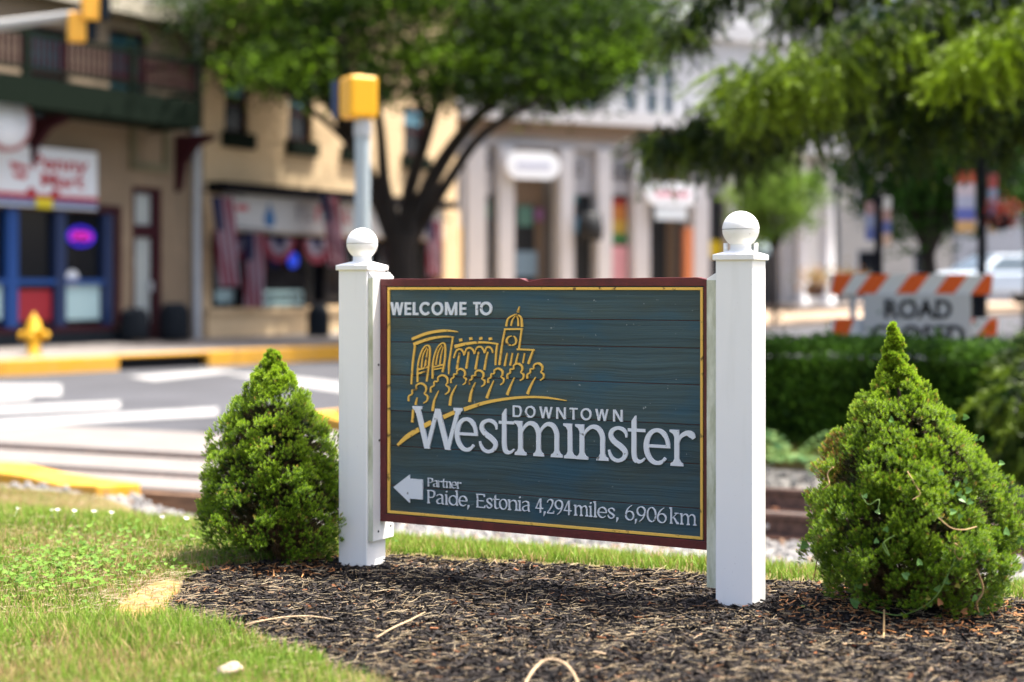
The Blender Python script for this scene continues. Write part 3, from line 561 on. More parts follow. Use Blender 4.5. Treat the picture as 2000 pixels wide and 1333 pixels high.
    if ch == 'd': c = w-t*1.2; return [box(c-t/2, c+t/2, .1, 1.42), flag(c, t, 1.45), ('p', [(c-t/2, .2), (c+t/2, .2), (c+t*1.1, .06), (c+t*1.1, 0), (c-t/2, 0)]), ell((c+t*.2)/2+.02, .48, (c-t*.2)/2, .45, 20, 345, lambda a: th+(t-th)*abs(math.cos(math.radians(a))), 28)]
    if ch == 'P': a = t*1.2; return [box(a-t/2, a+t/2, .04, 1.26), foot(a, t, ww=t*.6), foot(a, t, 1.3, False, t*.55), ('s', [(a, 1.26, th), (w*.55, 1.26, th), (w*.83, 1.18, t*.9), (w*.90, .95, t), (w*.80, .70, t*.85), (w*.55, .60, th), (a, .60, th*.9)], True)]
    if ch == 'E': a = t*1.2; return [box(a-t/2, a+t/2, .02, 1.28), box(.01, w*.92, 1.23, 1.23+th), box(.01, w*.98, 0, th), box(a, w*.80, .62, .62+th), ('p', [(w*.84, 1.05), (w*.92, 1.05), (w*.92, 1.23), (w*.78, 1.23)]), ('p', [(w*.92, .24), (w*1.02, .26), (w*.98, th), (w*.82, th)])]
    if ch == ',': return [('s', [(w*.5, .16, t*1.2), (w*.55, .03, t*1.25), (w*.42, -.14, t*.8), (w*.2, -.28, t*.25)], True)]
    if ch == '2': return [('s', [(.08*w, 1.02, t*.5), (.18*w, 1.20, th), (.45*w, 1.31, th*1.1), (.76*w, 1.20, t), (.80*w, .95, t), (.60*w, .58, t*.9), (.30*w, .25, th), (.08*w, .07, th)], True), box(.04*w, .96*w, 0, th*1.15), ('p', [(.86*w, th), (.96*w, th), (1.0*w, .26), (.93*w, .26)])]
    if ch == '4': return [box(w*.66-t/2, w*.66+t/2, 0, 1.33), para(.08*w, .42, w*.60, 1.32, th*1.1), box(0, w*.98, .36, .36+th*1.05)]
    if ch == '9': return [ell(w/2, .90, w/2-t*.48, .43-th*.4, 0, 360, lambda a: th+(t-th)*abs(math.cos(math.radians(a))), 26), ('s', [(w-t*.5, .88, t), (w*.86, .55, t*.95), (w*.62, .20, t*.8), (w*.30, -.04, t*.4)], True)]
    if ch == '6': return [ell(w/2, .42, w/2-t*.48, .43-th*.4, 0, 360, lambda a: th+(t-th)*abs(math.cos(math.radians(a))), 26), ('s', [(t*.5, .44, t), (w*.14, .78, t*.95), (w*.38, 1.12, t*.8), (w*.72, 1.36, t*.4)], True)]
    return []
def GS(ch, w, t):            # plain sans capitals, cap height 1
    if ch == 'W': return [para(.09*w, 1, .29*w, 0, t*1.02), para(.29*w, 0, .5*w, 1, t*.98), para(.5*w, 1, .71*w, 0, t*.98), para(.71*w, 0, .91*w, 1, t*1.02)]
    if ch == 'E': return [box(0, t, 0, 1), box(t*.5, w, 1-t*.92, 1), box(t*.5, w*.95, .5-t*.46, .5+t*.46), box(t*.5, w, 0, t*.92)]
    if ch == 'L': return [box(0, t, 0, 1), box(t*.5, w, 0, t*.92)]
    if ch == 'C': return [ell(w*.55, .5, w*.55-t/2, .52-t/2, 42, 318, lambda a: t, 30)]
    if ch == 'O': return [ell(w/2, .5, w/2-t/2, .52-t/2, 0, 360, lambda a: t, 36)]
    if ch == 'M': return [box(0, t, 0, 1), box(w-t, w, 0, 1), para(t*.55, 1, w*.5, 0, t*1.05), para(w-t*.55, 1, w*.5, 0, t*1.05)]
    if ch == 'T': return [box(w/2-t/2, w/2+t/2, 0, 1), box(0, w, 1-t*.92, 1)]
    if ch == 'N': return [box(0, t, 0, 1), box(w-t, w, 0, 1), para(t*.6, 1, w-t*.6, 0, t*1.15)]
    if ch == 'D': return [box(0, t, 0, 1), ('s', [(0, 1-t*.46, t*.92), (w*.42, 1-t*.46, t*.92), (w*.78, .86, t), (w-t/2, .5, t), (w*.78, .14, t), (w*.42, t*.46, t*.92), (0, t*.46, t*.92)], True)]
    return []
def letters(chars, xr, base, xh, t, glyph, m=M_white):
    # xr: photo x-ranges; base: two photo points on the baseline; xh: height in metres; t: stem in x-heights
    (xa, ya), (xb, yb) = base; ua, za = pp(xa, ya, PD); ub, zb = pp(xb, yb, PD)
    for ch, (x0, x1) in zip(chars, xr):
        yb_ = ya+(yb-ya)*((x0+x1)/2-xa)/(xb-xa)
        u0 = pp(x0, yb_, PD)[0]; u1 = pp(x1, yb_, PD)[0]; um = (u0+u1)/2; z0 = za+(zb-za)*(um-ua)/(ub-ua)
        b = MB(); k = 0
        for g in glyph(ch, (u1-u0)/xh, t):
            fr = PD+.0006+k*.00022; k += 1
            if g[0] == 'p': poly(b, [(u0+x*xh, z0+y*xh) for x, y in g[1]], fr)
            else:
                P = catmull(g[1], 6) if g[2] else g[1]; ribbon(b, [(u0+q[0]*xh, z0+q[1]*xh, q[2]*xh) for q in P], fr)
        b.build('letter', m, PN)
c9 = lambda a, b_: (760+a/9.09, 760+b_/9.09); cA = lambda a, b_: (760+a/6.25, 760+b_/6.25); cB = lambda a, b_: (1060+a/6.25, 1060+b_/6.25)
letters('WELCOMETO', [c9(*q) for q in ((14, 248), (270, 384), (415, 512), (535, 722), (748, 954), (988, 1202), (1245, 1360), (1488, 1612), (1605, 1822))], ((770, 616), (950, 616)), (616-590.7)*5.42/3000, .20, GS)
letters('DOWNTOWN', [(1001, 1018), (1025, 1045), (1052, 1079), (1086, 1104), (1112, 1127), (1133.6, 1154.4), (1161.5, 1188), (1197, 1215)], ((1009, 815), (1206, 824)), 22.4*5.2/3000, .155, GS)
letters('WestmInster', [(803, 906), (888, 933), (934, 973), (973, 1004), (1002.5, 1098), (1096, 1128), (1122, 1188), (1186, 1227), (1225, 1260), (1257, 1309), (1307, 1357)], ((833, 876.5), (1325, 911)), 68*5.13/3000, .142, G)
letters('Partner', [cA(*q) for q in ((465, 527), (527, 585), (586, 637), (640, 688), (688, 750), (755, 817), (820, 872))], ((840, 951), (896, 955.5)), 12.6*5.44/3000, .104, G)
letters('Paide,', [cA(*q) for q in ((460, 557), (565, 660), (668, 720), (723, 838), (845, 948), (945, 980))], ((840, 984), (1344.8, 1026.4)), 20.5*5.25/3000, .118, G)
letters('Estonia4', [cA(*q) for q in ((1058, 1170), (1180, 1258), (1262, 1338), (1340, 1438), (1442, 1566), (1562, 1614), (1610, 1712), (1782, 1874))], ((840, 984), (1344.8, 1026.4)), 20.5*5.25/3000, .118, G)
letters(',294miles,', [cB(*q) for q in ((2, 34), (46, 134), (143, 242), (253, 348), (374, 552), (552, 608), (608, 664), (666, 780), (786, 878), (888, 922))], ((840, 984), (1344.8, 1026.4)), 20.5*5.25/3000, .118, G)
letters('6,906km', [cB(*q) for q in ((1003, 1112), (1118, 1148), (1143, 1252), (1268, 1382), (1393, 1507), (1542, 1656), (1668, 1872))], ((840, 984), (1344.8, 1026.4)), 20.5*5.25/3000, .118, G)
ap = [pp(760+x/6.25, 920+y/6.25, PD) for x, y in ((50, 200), (243, 50), (243, 98), (403, 110), (403, 352), (247, 340), (247, 392))]
b = MB(); poly(b, ap, PD+.0006); b.build('arrow', M_white, PN)
# gilded town logo (points read in an enlargement of the photo)
K = 4.597
def gild(P, smooth=True, name='gilded_stroke'):
    Q = catmull(P, 6) if smooth and len(P) > 2 else P
    zoff[0] = (zoff[0]+1) % 7; b = MB()
    ribbon(b, [(*pp(760+q[0]/K, 590+q[1]/K, PD), q[2]/K*5.38/3000) for q in Q], PD+.001+zoff[0]*.0002); b.build(name, M_gold, PN)
ST = [[(200, 335, 24), (330, 285, 26), (450, 262, 24), (540, 260, 16), (612, 270, 6)], [(215, 382, 28), (330, 340, 26), (430, 318, 20), (520, 312, 14), (575, 320, 14)], [(228, 395, 18), (208, 540, 16), (195, 740, 15)], [(566, 326, 14), (545, 470, 14), (533, 560, 17), (530, 650, 8)],
      [(250, 720, 18), (255, 560, 14), (290, 440, 14), (330, 392, 12), (360, 415, 14), (355, 540, 16), (332, 715, 17)], [(285, 590, 13), (300, 480, 11), (335, 412, 8)], [(318, 585, 13), (330, 500, 11), (345, 422, 6)], [(257, 608, 16), (354, 584, 14)], [(256, 645, 16), (345, 618, 14)],
      [(385, 690, 16), (390, 540, 14), (425, 420, 12), (470, 372, 12), (498, 395, 14), (495, 520, 16), (475, 632, 17)], [(415, 565, 11), (435, 460, 10), (470, 390, 6)], [(450, 562, 11), (462, 480, 10), (482, 402, 6)], [(395, 585, 14), (490, 562, 14)], [(398, 608, 12), (470, 594, 10)],
      [(585, 402, 30), (680, 378, 25), (800, 364, 20), (900, 368, 15), (976, 380, 14)], [(965, 386, 14), (955, 470, 15), (950, 570, 13)],
      [(575, 505, 12), (600, 440, 15), (635, 424, 15), (660, 450, 13), (668, 482, 10)], [(671, 478, 10), (690, 425, 14), (725, 413, 15), (752, 440, 13), (760, 470, 10)], [(763, 466, 10), (785, 412, 14), (820, 405, 15), (842, 432, 13), (850, 462, 10)], [(853, 458, 10), (870, 412, 14), (900, 408, 15), (920, 435, 13), (926, 460, 10)],
      [(628, 460, 12), (615, 530, 15), (603, 605, 18)], [(710, 450, 12), (700, 520, 15), (688, 600, 18)], [(800, 450, 12), (785, 520, 15), (770, 607, 18)], [(882, 450, 12), (865, 520, 15), (850, 612, 18)],
      [(1036, 245, 13), (1010, 380, 15), (985, 567, 19)], [(1028, 246, 15), (1194, 244, 15)], [(1184, 252, 15), (1172, 340, 14), (1160, 422, 14)], [(1143, 426, 14), (1300, 432, 14)], [(1290, 434, 14), (1268, 490, 16), (1245, 557, 20)],
      [(1056, 460, 10), (1043, 520, 13), (1032, 577, 17)], [(1103, 460, 10), (1092, 520, 13), (1082, 572, 17)], [(1155, 462, 10), (1142, 510, 12), (1132, 552, 15)], [(1211, 462, 9), (1203, 510, 11), (1196, 550, 13)],
      [(1045, 220, 17), (1065, 150, 15), (1128, 112, 9)], [(1136, 110, 8), (1180, 142, 13), (1188, 226, 19)], [(1090, 215, 14), (1105, 160, 12), (1133, 124, 6)], [(1155, 218, 16), (1154, 160, 12), (1142, 124, 6)], [(1150, 96, 20), (1158, 68, 15), (1166, 42, 4)],
      [(1098, 306, 6), (1066, 318, 14), (1050, 350, 18), (1062, 380, 15), (1092, 392, 10)], [(1100, 391, 10), (1128, 378, 14), (1136, 348, 16), (1126, 320, 12), (1112, 308, 6)],
      [(70, 1288, 22), (160, 1208, 42), (262, 1146, 42)], [(308, 1116, 42), (372, 1082, 40)], [(484, 1036, 37), (582, 992, 35)], [(670, 966, 35), (860, 905, 29), (1060, 870, 23), (1250, 855, 19), (1420, 862, 16), (1590, 888, 5)],
      [(246, 860, 9), (232, 925, 19)], [(212, 965, 20), (203, 1082, 23)]]
for t_ in ([(440, 800), (400, 890), (385, 980)], [(600, 750), (555, 840), (540, 932)], [(770, 725), (735, 810), (718, 900)], [(935, 708), (900, 790), (872, 865)], [(1120, 680), (1085, 760), (1055, 835)], [(1310, 678), (1270, 750), (1238, 828)]):
    ST.append([(*t_[0], 8), (*t_[1], 19), (*t_[2], 25)])
can = [(170, 892, 17), (172, 848, 14), (200, 828, 14), (204, 792, 13), (236, 788, 12), (240, 752, 14), (280, 732, 17), (322, 758, 17), (326, 800, 15), (312, 824, 10), (340, 848, 15), (336, 886, 15), (304, 910, 10)]
for i, (ox, oy) in enumerate(((170, 890), (368, 812), (550, 728), (714, 745), (885, 728), (1056, 690), (1236, 688))):
    k = (1., .97, .80, .82, .82, .86, .86)[i]; ST.append([(ox+(x-170)*k, oy+(y-890)*k, w_*.95) for x, y, w_ in can])
for s_ in ST: gild(s_)
for (x, y) in ((637, 342), (728, 330), (817, 328), (904, 332)): gild([(x-12, y+2, 24), (x+12, y-1, 24)], False)
# ------------------------------------------------------------------ dwarf spruces beside the sign
M_needle = mat('spruce_needle', (.1, .2, .03), .5, attr=True, trans=.25, spec=.3)
M_bark = mat('shrub_bark', (.085, .055, .04), .9, .4, 30., .5, 90)
nv = []; nf = []
for i in range(20):        # one sprig: needles round a short shoot
    h = i/20; a = i*2.4; el = .35+.95*h; ln = 1.*(1-.35*h)
    bx_, by_ = math.cos(a)*.05, math.sin(a)*.05; z0 = h*1.15
    tx, ty, tz = math.cos(a)*ln*math.cos(el), math.sin(a)*ln*math.cos(el), z0+ln*math.sin(el)
    px_, py_ = -math.sin(a)*.092, math.cos(a)*.092; o_ = len(nv)
    nv += [(bx_+px_, by_+py_, z0), (bx_-px_, by_-py_, z0), (tx, ty, tz)]; nf.append((o_, o_+1, o_+2))
nv = np.array(nv); ng = np.clip(nv[:, 2]/2.0+(np.arange(len(nv)) % 3 == 2)*.30, 0, 1)
def dwarf_spruce(label, base, apex, prof, ncl, seed, brown_side, sparse):
    g = np.random.default_rng(seed); root = thing('dwarf_spruce', label, 'shrub', (*base, 0))
    Ht = apex[2]; zz = np.array([q[0] for q in prof]); rr = np.array([q[1] for q in prof])
    ax = lambda z: np.stack([apex[0]*z/Ht, apex[1]*z/Ht], -1)
    N = ncl*4; z = g.uniform(.03, Ht*.985, N); r = np.interp(z, zz, rr); kp = g.random(N) < (r+.06)/(rr.max()+.06); z = np.concatenate([z[kp][:ncl], g.uniform(Ht*.80, Ht, 70)]); r = np.interp(z, zz, rr); N = len(z)
    th = g.uniform(0, 2*np.pi, N); lob = 1+.10*np.sin(th*5+z*14+seed)+.09*np.sin(th*9-z*23); rad = r*lob*g.uniform(.80, 1.0, N); rad[-70:] *= g.uniform(0, .8, 70)
    C = np.stack([np.cos(th)*rad, np.sin(th)*rad, z], -1); C[:, :2] += ax(z)
    slope = -np.interp(z+.02, zz, rr)+np.interp(z-.02, zz, rr); out = unit(np.stack([np.cos(th), np.sin(th), .55+slope*8], -1))
    per = (g.integers(20, 34, N)*np.where(z < .13, .6, 1)).astype(int); idx = np.repeat(np.arange(N), per); M = len(idx)
    d = unit(g.normal(size=(M, 3))*.75+out[idx]*1.05); cs = g.uniform(.020, .036, N)[idx]*(.10+.90*np.minimum(1, r[idx]/.12))
    T = C[idx]+d*cs[:, None]*g.uniform(.6, 1.15, M)[:, None]; dirv = unit(d*.7+out[idx]*.5+np.array([[0, 0, .55]]))
    ctone = g.normal(0, .16, N)[idx]; tone = np.clip(.55+ctone+g.normal(0, .15, M)+.42*(T[:, 2]/Ht-.45), 0, 1)  # needle colour darkens towards the ground: the shaded base is painted in
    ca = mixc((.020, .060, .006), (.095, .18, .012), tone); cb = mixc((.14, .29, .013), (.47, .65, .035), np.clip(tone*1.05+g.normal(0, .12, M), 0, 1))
    q = g.random(M) < .035; cb[q] = mixc((.42, .24, .06), (.55, .40, .08), g.random(q.sum()))
    if brown_side is not None:
        k = np.exp(-((np.arctan2(np.sin(th[idx]-brown_side[0]), np.cos(th[idx]-brown_side[0])))**2)/.10-((T[:, 2]-brown_side[1])**2)/.012); q = g.random(M) < k*.75
        ca[q] = (.16, .075, .02); cb[q] = mixc((.40, .22, .05), (.55, .42, .08), g.random(q.sum()))
    low = (T[:, 2] < sparse[1]) & (np.abs(np.arctan2(np.sin(th[idx]-sparse[0]), np.cos(th[idx]-sparse[0]))) < .8) & (g.random(M) < .6); kp = ~low
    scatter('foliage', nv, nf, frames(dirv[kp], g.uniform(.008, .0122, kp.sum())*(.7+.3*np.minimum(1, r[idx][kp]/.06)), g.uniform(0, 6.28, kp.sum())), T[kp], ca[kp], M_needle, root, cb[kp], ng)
    # inner, older and browner growth
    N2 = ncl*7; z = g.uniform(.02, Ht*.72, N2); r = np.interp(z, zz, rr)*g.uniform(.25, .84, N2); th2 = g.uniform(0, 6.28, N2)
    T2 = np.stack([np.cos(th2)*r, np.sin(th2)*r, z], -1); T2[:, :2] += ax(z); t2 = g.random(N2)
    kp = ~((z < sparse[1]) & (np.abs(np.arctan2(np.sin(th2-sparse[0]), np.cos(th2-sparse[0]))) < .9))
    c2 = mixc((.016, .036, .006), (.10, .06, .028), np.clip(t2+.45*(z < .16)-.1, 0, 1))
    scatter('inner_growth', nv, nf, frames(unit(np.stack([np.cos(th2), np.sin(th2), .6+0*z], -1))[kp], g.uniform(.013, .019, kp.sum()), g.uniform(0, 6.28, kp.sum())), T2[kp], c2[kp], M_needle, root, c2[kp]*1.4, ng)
    b = MB(); b.tube([(0, 0, -.06), (0, 0, .1), (apex[0]*.6, apex[1]*.6, Ht*.6), (apex[0]*.95, apex[1]*.95, Ht*.93)], [.017, .015, .008, .002], 8); b.build('trunk', M_bark, root)
    for i in range(46):
        z0 = .03+i*.012; a = i*2.4+g.uniform(-.3, .3); L_ = float(np.interp(z0+.10, zz, rr))*.92
        P = [(0, 0, z0), (math.cos(a)*L_*.5, math.sin(a)*L_*.5, z0+.03+g.uniform(-.01, .02)), (math.cos(a+.15)*L_, math.sin(a+.15)*L_, z0+.10)]
        MB().tube([Vector(q) for q in catmull(P, 4)], [.0042*(1-k/10) for k in range(9)], 5, False).build('branch', M_bark, root)
    return root
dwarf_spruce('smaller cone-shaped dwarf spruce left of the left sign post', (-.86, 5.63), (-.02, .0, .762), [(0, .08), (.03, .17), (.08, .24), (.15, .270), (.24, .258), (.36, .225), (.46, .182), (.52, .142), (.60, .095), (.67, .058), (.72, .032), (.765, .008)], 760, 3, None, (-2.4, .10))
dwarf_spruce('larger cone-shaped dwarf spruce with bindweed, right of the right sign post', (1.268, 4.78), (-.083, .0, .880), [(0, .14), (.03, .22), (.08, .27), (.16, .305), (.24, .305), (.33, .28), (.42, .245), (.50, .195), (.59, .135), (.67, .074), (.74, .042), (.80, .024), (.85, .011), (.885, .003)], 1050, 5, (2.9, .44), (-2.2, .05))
# bindweed climbing the right-hand shrub
BC = Vector((1.20, 4.78, 0)); VR = thing('bindweed_vine', 'bindweed with heart-shaped leaves scrambling over the larger dwarf spruce', 'vine', (1.20, 4.78, 0))
M_vine = mat('dry_vine', (.42, .28, .13), .7); M_vg = mat('green_vine', (.16, .26, .06), .6); M_leaf = mat('bindweed_leaf', (.10, .22, .05), .45, .3, 40., trans=.25, vcol=(.15, .29, .08)); M_leaf2 = mat('yellow_bindweed_leaf', (.42, .36, .06), .5, trans=.3); M_leafb = mat('brown_dry_leaf', (.30, .13, .05), .8)
RP = [(0, .14), (.03, .22), (.08, .27), (.16, .305), (.24, .305), (.33, .285), (.42, .255), (.50, .215), (.59, .145), (.67, .080), (.74, .048), (.80, .030), (.85, .018), (.885, .006)]
def on_bush(x, y, lift=.026):     # point on the near side of the shrub seen at a photo pixel
    d = Vector(((x-CX)/F, 1, (HY-y)/F))
    for k in range(400):
        t = 4.2+k*.003; P = CAM+d*t; z = P.z
        if z < 0: return P
        r = np.interp(z, [q[0] for q in RP], [q[1] for q in RP])+lift
        if math.hypot(P.x-1.268+.083*z/.88, P.y-4.78) < r: return P
    return CAM+d*4.75
def vine(px, m, rad=.0022, name='stem'):
    P = [on_bush(*q)-BC+Vector((0, -.012, 0)) for q in px]; P = [Vector(q) for q in catmull(P, 5)]
    MB().tube(P, rad, 5).build(name, m, VR)
vine([(1830, 1010), (1855, 1030), (1880, 1034), (1905, 1028)], M_vine); vine([(1865, 1060), (1862, 1078), (1872, 1092), (1880, 1076), (1862, 1060)], M_vine, .0026)
vine([(1770, 920), (1785, 945), (1795, 965), (1780, 975)], M_vine, .0024); vine([(1605, 955), (1618, 945), (1615, 925), (1626, 912)], M_vine, .0024); vine([(1590, 1040), (1596, 1075), (1588, 1130)], M_vine, .0018)
vine([(1905, 1110), (1918, 1150), (1905, 1180), (1915, 1205)], M_vine, .003); vine([(1725, 1060), (1735, 1085), (1722, 1062), (1745, 1045)], M_vg, .0018); vine([(1700, 1190), (1760, 1200), (1820, 1170), (1850, 1120), (1872, 1070)], M_vg, .002); vine([(1680, 965), (1695, 985), (1715, 975), (1712, 1000)], M_vg, .0016)
vine([(1725, 1190), (1724, 1245)], M_vine, .003)
hl = [(0, 0), (.55, -.16), (.62, .22), (.42, .66), (0, 1.15), (-.42, .66), (-.62, .22), (-.55, -.16)]
def heart(x, y, sz, m, ang=None, name='leaf', parent=VR, org=BC, lift=.02):
    sz *= 1.3
    P = on_bush(x, y, lift)-org; b = MB(); a = random.uniform(-2.6, 2.6) if ang is None else ang; c_, s_ = math.cos(a), math.sin(a)
    V = [(0, 0, 0)]+[((hx*c_-hz*s_)*sz, -.18*abs(hx)*sz, (hx*s_+hz*c_)*sz) for hx, hz in [(q[0], q[1]-.3) for q in hl]]
    n = len(hl); V[0] = (0, .05*sz, 0)
    b.add(V, [(0, 1+i, 1+(i+1) % n) for i in range(n)]); o = b.build(name, m, parent); o.location = P; o.rotation_euler = (random.uniform(-.7, .2), 0, random.uniform(-.6, .6)); return o
for (x, y, s_) in [(1675, 1145, .019), (1672, 1178, .021), (1570, 1065, .017), (1566, 1190, .016), (1860, 960, .013), (1875, 965, .013), (1890, 958, .013), (1880, 975, .014), (1868, 945, .012), (1885, 940, .012), (1895, 980, .012), (1860, 1000, .013), (1875, 1010, .012), (1838, 925, .012),
                   (1740, 800+20, .013), (1862, 815, .013), (1885, 815, .013), (1905, 855, .014), (1917, 858, .013), (1955, 905, .012), (1850, 1135, .014), (1832, 1150, .014), (1868, 1105, .013), (1815, 1180, .013), (1905, 1170, .014), (1915, 1195, .015), (1922, 1215, .016), (1985, 1110, .018), (1992, 1055, .017), (1965, 1040, .016), (1730, 1035, .011), (1712, 1058, .010), (1690, 970, .010), (1715, 1000, .010), (1770, 1125, .014), (1795, 1100, .013)]: heart(x, y, s_, M_leaf)
for (x, y, s_) in [(1812, 1168, .010), (1895, 1240-10, .012), (1918, 1237, .012), (1870, 1145, .010), (1920, 1065, .010)]: heart(x, y, s_, M_leaf2)
for (x, y, s_) in [(1835, 1178, .014), (1640, 1205, .012), (1690, 1195, .012), (1885, 1195, .013), (1600, 1140, .009), (1690, 1140, .010)]: heart(x, y, s_, M_leafb, name='dry_leaf')
# fallen brown needles and leaves under the shrubs
N = 900; a = rng.uniform(0, 6.28, N); r = np.where(np.arange(N) < 600, rng.uniform(.12, .40, N), rng.uniform(.08, .30, N)); cx = np.where(np.arange(N) < 600, 1.22, -.86); cy = np.where(np.arange(N) < 600, 4.72, 5.58)
X, Y = cx+np.cos(a)*r, cy+np.sin(a)*r; D = np.stack([rng.normal(0, 1, N), rng.normal(0, 1, N), rng.normal(0, .3, N)], -1)
X3 = unit(D); Z3 = unit(np.cross(X3, unit(np.cross(np.array([[0, 0, 1.]]), X3)))); Y3 = np.cross(Z3, X3); L_ = rng.uniform(.008, .03, N)
o = scatter('leaf_litter', bxv, bxf, np.stack([X3*L_[:, None], Y3*(L_*.3)[:, None], Z3*.0015], 2), np.stack([X, Y, z_mulch(X, Y)+rng.uniform(.008, .02, N)], -1), mixc((.22, .08, .025), (.50, .24, .09), rng.random(N)), M_chip); o['kind'] = 'stuff'; o['label'] = 'rust-brown dead needles and leaves under the shrubs'; o['category'] = 'leaf litter'
# ------------------------------------------------------------------ hedge and plants beyond the track
M_hl = mat('leaf', (.06, .14, .02), .6, attr=True, trans=.3, spec=.15)
lv = np.array([(0, 0, 0), (-.5, .14, .5), (.5, .14, .5), (0, .0, 1.)]); lf = [(0, 3, 1), (0, 2, 3)]
def leaves(name, T, D, size, c0, c1, tone, parent, m=None, wid=.6):
    N = len(T); sc = np.stack([size*wid, size, size], -1); return scatter(name, lv, lf, frames(D, sc), T, mixc(c0, c1, np.clip(tone, 0, 1)), m or M_hl, parent)
hd = thing('hedge', 'clipped dark green hedge across the rails behind the right post', 'hedge', (*WS(1, 3.2), -.3), math.atan2(E[1], E[0]))
N = 46000; f = rng.random(N); x = rng.uniform(-3.0, 4.2, N); hw = .46; ht = .78
y = np.where(f < .45, -hw+.10*vn(x*3, f*40), rng.uniform(-hw, hw, N)); z = np.where(f < .45, rng.random(N)*ht, ht+.06*vn(x*2.3, y*3)+.05*vn(x*7, y*6, seed=4)+np.abs(rng.normal(0, .03, N))*(1+2*(rng.random(N) < .04))); z = np.where(f > .85, rng.random(N)*ht, z)
y += rng.normal(0, .035, N); y += .09*vn(x*1.6, z*3, seed=2)
D = np.stack([rng.normal(0, .6, N), np.where(f < .45, -.7, 0)+rng.normal(0, .5, N), .5+rng.normal(0, .4, N)], -1)
leaves('foliage', np.stack([x, y, z], -1), D, rng.uniform(.035, .07, N), (.020, .055, .008), (.11, .24, .02), .38+.38*vn(x*2.2, z*4, seed=6)+rng.normal(0, .2, N), hd)
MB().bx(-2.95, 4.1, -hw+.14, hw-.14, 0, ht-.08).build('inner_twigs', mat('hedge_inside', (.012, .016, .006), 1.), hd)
for i in range(12): MB().tube([(-2.7+i*.6, 0, -.05), (-2.7+i*.6+random.uniform(-.1, .1), -.1, .5)], [.02, .008], 6).build('stem', M_bark, hd)
def frond_plant(label, base, n, L_, c0, c1):
    rt = thing('wild_sapling', label, 'plant', base); T = []; D = []
    for i in range(n):
        a = random.uniform(0, 6.28); el = random.uniform(.4, 1.2); P = [Vector((0, 0, 0))]; d = Vector((math.cos(a)*math.cos(el), math.sin(a)*math.cos(el), math.sin(el)))
        for k in range(9):
            P.append(P[-1]+d*L_/9); d = (d+Vector((0, 0, -.16))).normalized(); sd = d.cross(Vector((0, 0, 1))).normalized()
            for sgn in (-1, 1): T.append(P[-1]); D.append(sd*sgn+d*.5+Vector((0, 0, -.1)))
        MB().tube(P, [.005*(1-j/11) for j in range(10)], 5, False).build('stalk', M_vg, rt)
    N = len(T); leaves('leaves', np.array([tuple(q) for q in T]), np.array([tuple(q) for q in D]), rng.uniform(.06, .10, N), c0, c1, rng.random(N), rt, wid=.38)
gx, gy = GP(1545, 905, -.3); frond_plant('pale feathery sapling in front of the hedge, beside the right post', (gx, gy, -.3), 12, .50, (.10, .22, .09), (.24, .36, .12))
gx, gy = GP(1950, 880, -.3)
# ------------------------------------------------------------------ trees
M_trunk = mat('tree_bark', (.032, .024, .018), .9, .4, 6., .6, 20, stretch=(1, 1, .3))
def limb(P, r0, r1, root, name='limb', n=9):
    P = [Vector(q) for q in catmull([tuple(p) for p in P], 6)]; k = len(P)
    MB().tube(P, [r0+(r1-r0)*i/(k-1) for i in range(k)], n).build(name, M_trunk, root); return P
tb0 = PX(788, 666, 31.4); ZK = thing('zelkova_tree', 'spreading vase-shaped shade tree behind the left post, in front of the shops', 'tree', (tb0.x, tb0.y, -.1)); o0 = Vector((tb0.x, tb0.y, -.1))
def q3(x, y, Y=31.4): return PX(x, y, Y)-o0
limb([q3(788, 676), q3(786, 600), q3(782, 520), q3(786, 455)], .30, .26, ZK, 'trunk', 12)
tips = []
for P, r in (([(782, 500, 31.5), (735, 380, 32), (690, 280, 31.5), (635, 190, 31), (560, 80, 30.5)], .20), ([(784, 490, 31.5), (752, 370, 31.9), (742, 250, 31.9), (716, 110, 31.9), (690, -40, 31.9)], .15), ([(788, 480, 31.5), (800, 370, 32), (838, 250, 31.5), (872, 130, 31), (900, 0, 31)], .17),
             ([(794, 470, 31.5), (850, 340, 31.9), (925, 235, 31.5), (1010, 165, 31.5), (1110, 100, 31.5)], .19), ([(800, 480, 32), (872, 360, 31), (945, 262, 30.5), (1062, 190, 30), (1180, 130, 30)], .13), ([(700, 300, 31.5), (640, 240, 31), (540, 170, 30), (400, 110, 29.5)], .08), ([(842, 245, 31.5), (800, 150, 31), (780, 60, 31)], .09), ([(690, 280, 31.5), (680, 160, 30), (660, 30, 30)], .09)):
    limb([q3(*p) for p in P], r*1.12, .04, ZK)
bx0 = np.array([180, 240, 320, 420, 540, 640, 700, 780, 900, 1000, 1100, 1180, 1260]); bot = np.array([0, 60, 105, 140, 148, 185, 190, 200, 190, 195, 200, 150, 70])
T = []; D = []; tn = []
ncl = 1150
for i in range(ncl):
    x = random.uniform(190, 1250); Yd = 31.2+random.gauss(0, 1.15); yb = np.interp(x, bx0, bot); top_ = -150+abs(x-720)**1.6/190
    y = yb-random.random()**1.5*(yb-top_)
    if vn(np.array(x*.011), np.array(y*.02), seed=3) > .30 and random.random() < .8: continue
    if x < 470 and y > 20 and random.random() < .62: continue
    if 640 < x < 1000 and y > 130 and random.random() < .5: continue
    c = q3(x, y, Yd); k = random.randint(70, 115); rr_ = random.uniform(.22, .5); g = rng.normal(size=(k, 3))*np.array([rr_*1.3, rr_*1.3, rr_*.55]); T.append(np.array(c)[None]+g); D.append(unit(rng.normal(size=(k, 3))*np.array([[1, 1, .45]])+np.array([[0, 0, -.15]]))); tn.append(np.clip(random.gauss(.30, .26)+rng.normal(0, .15, k), 0, 1))
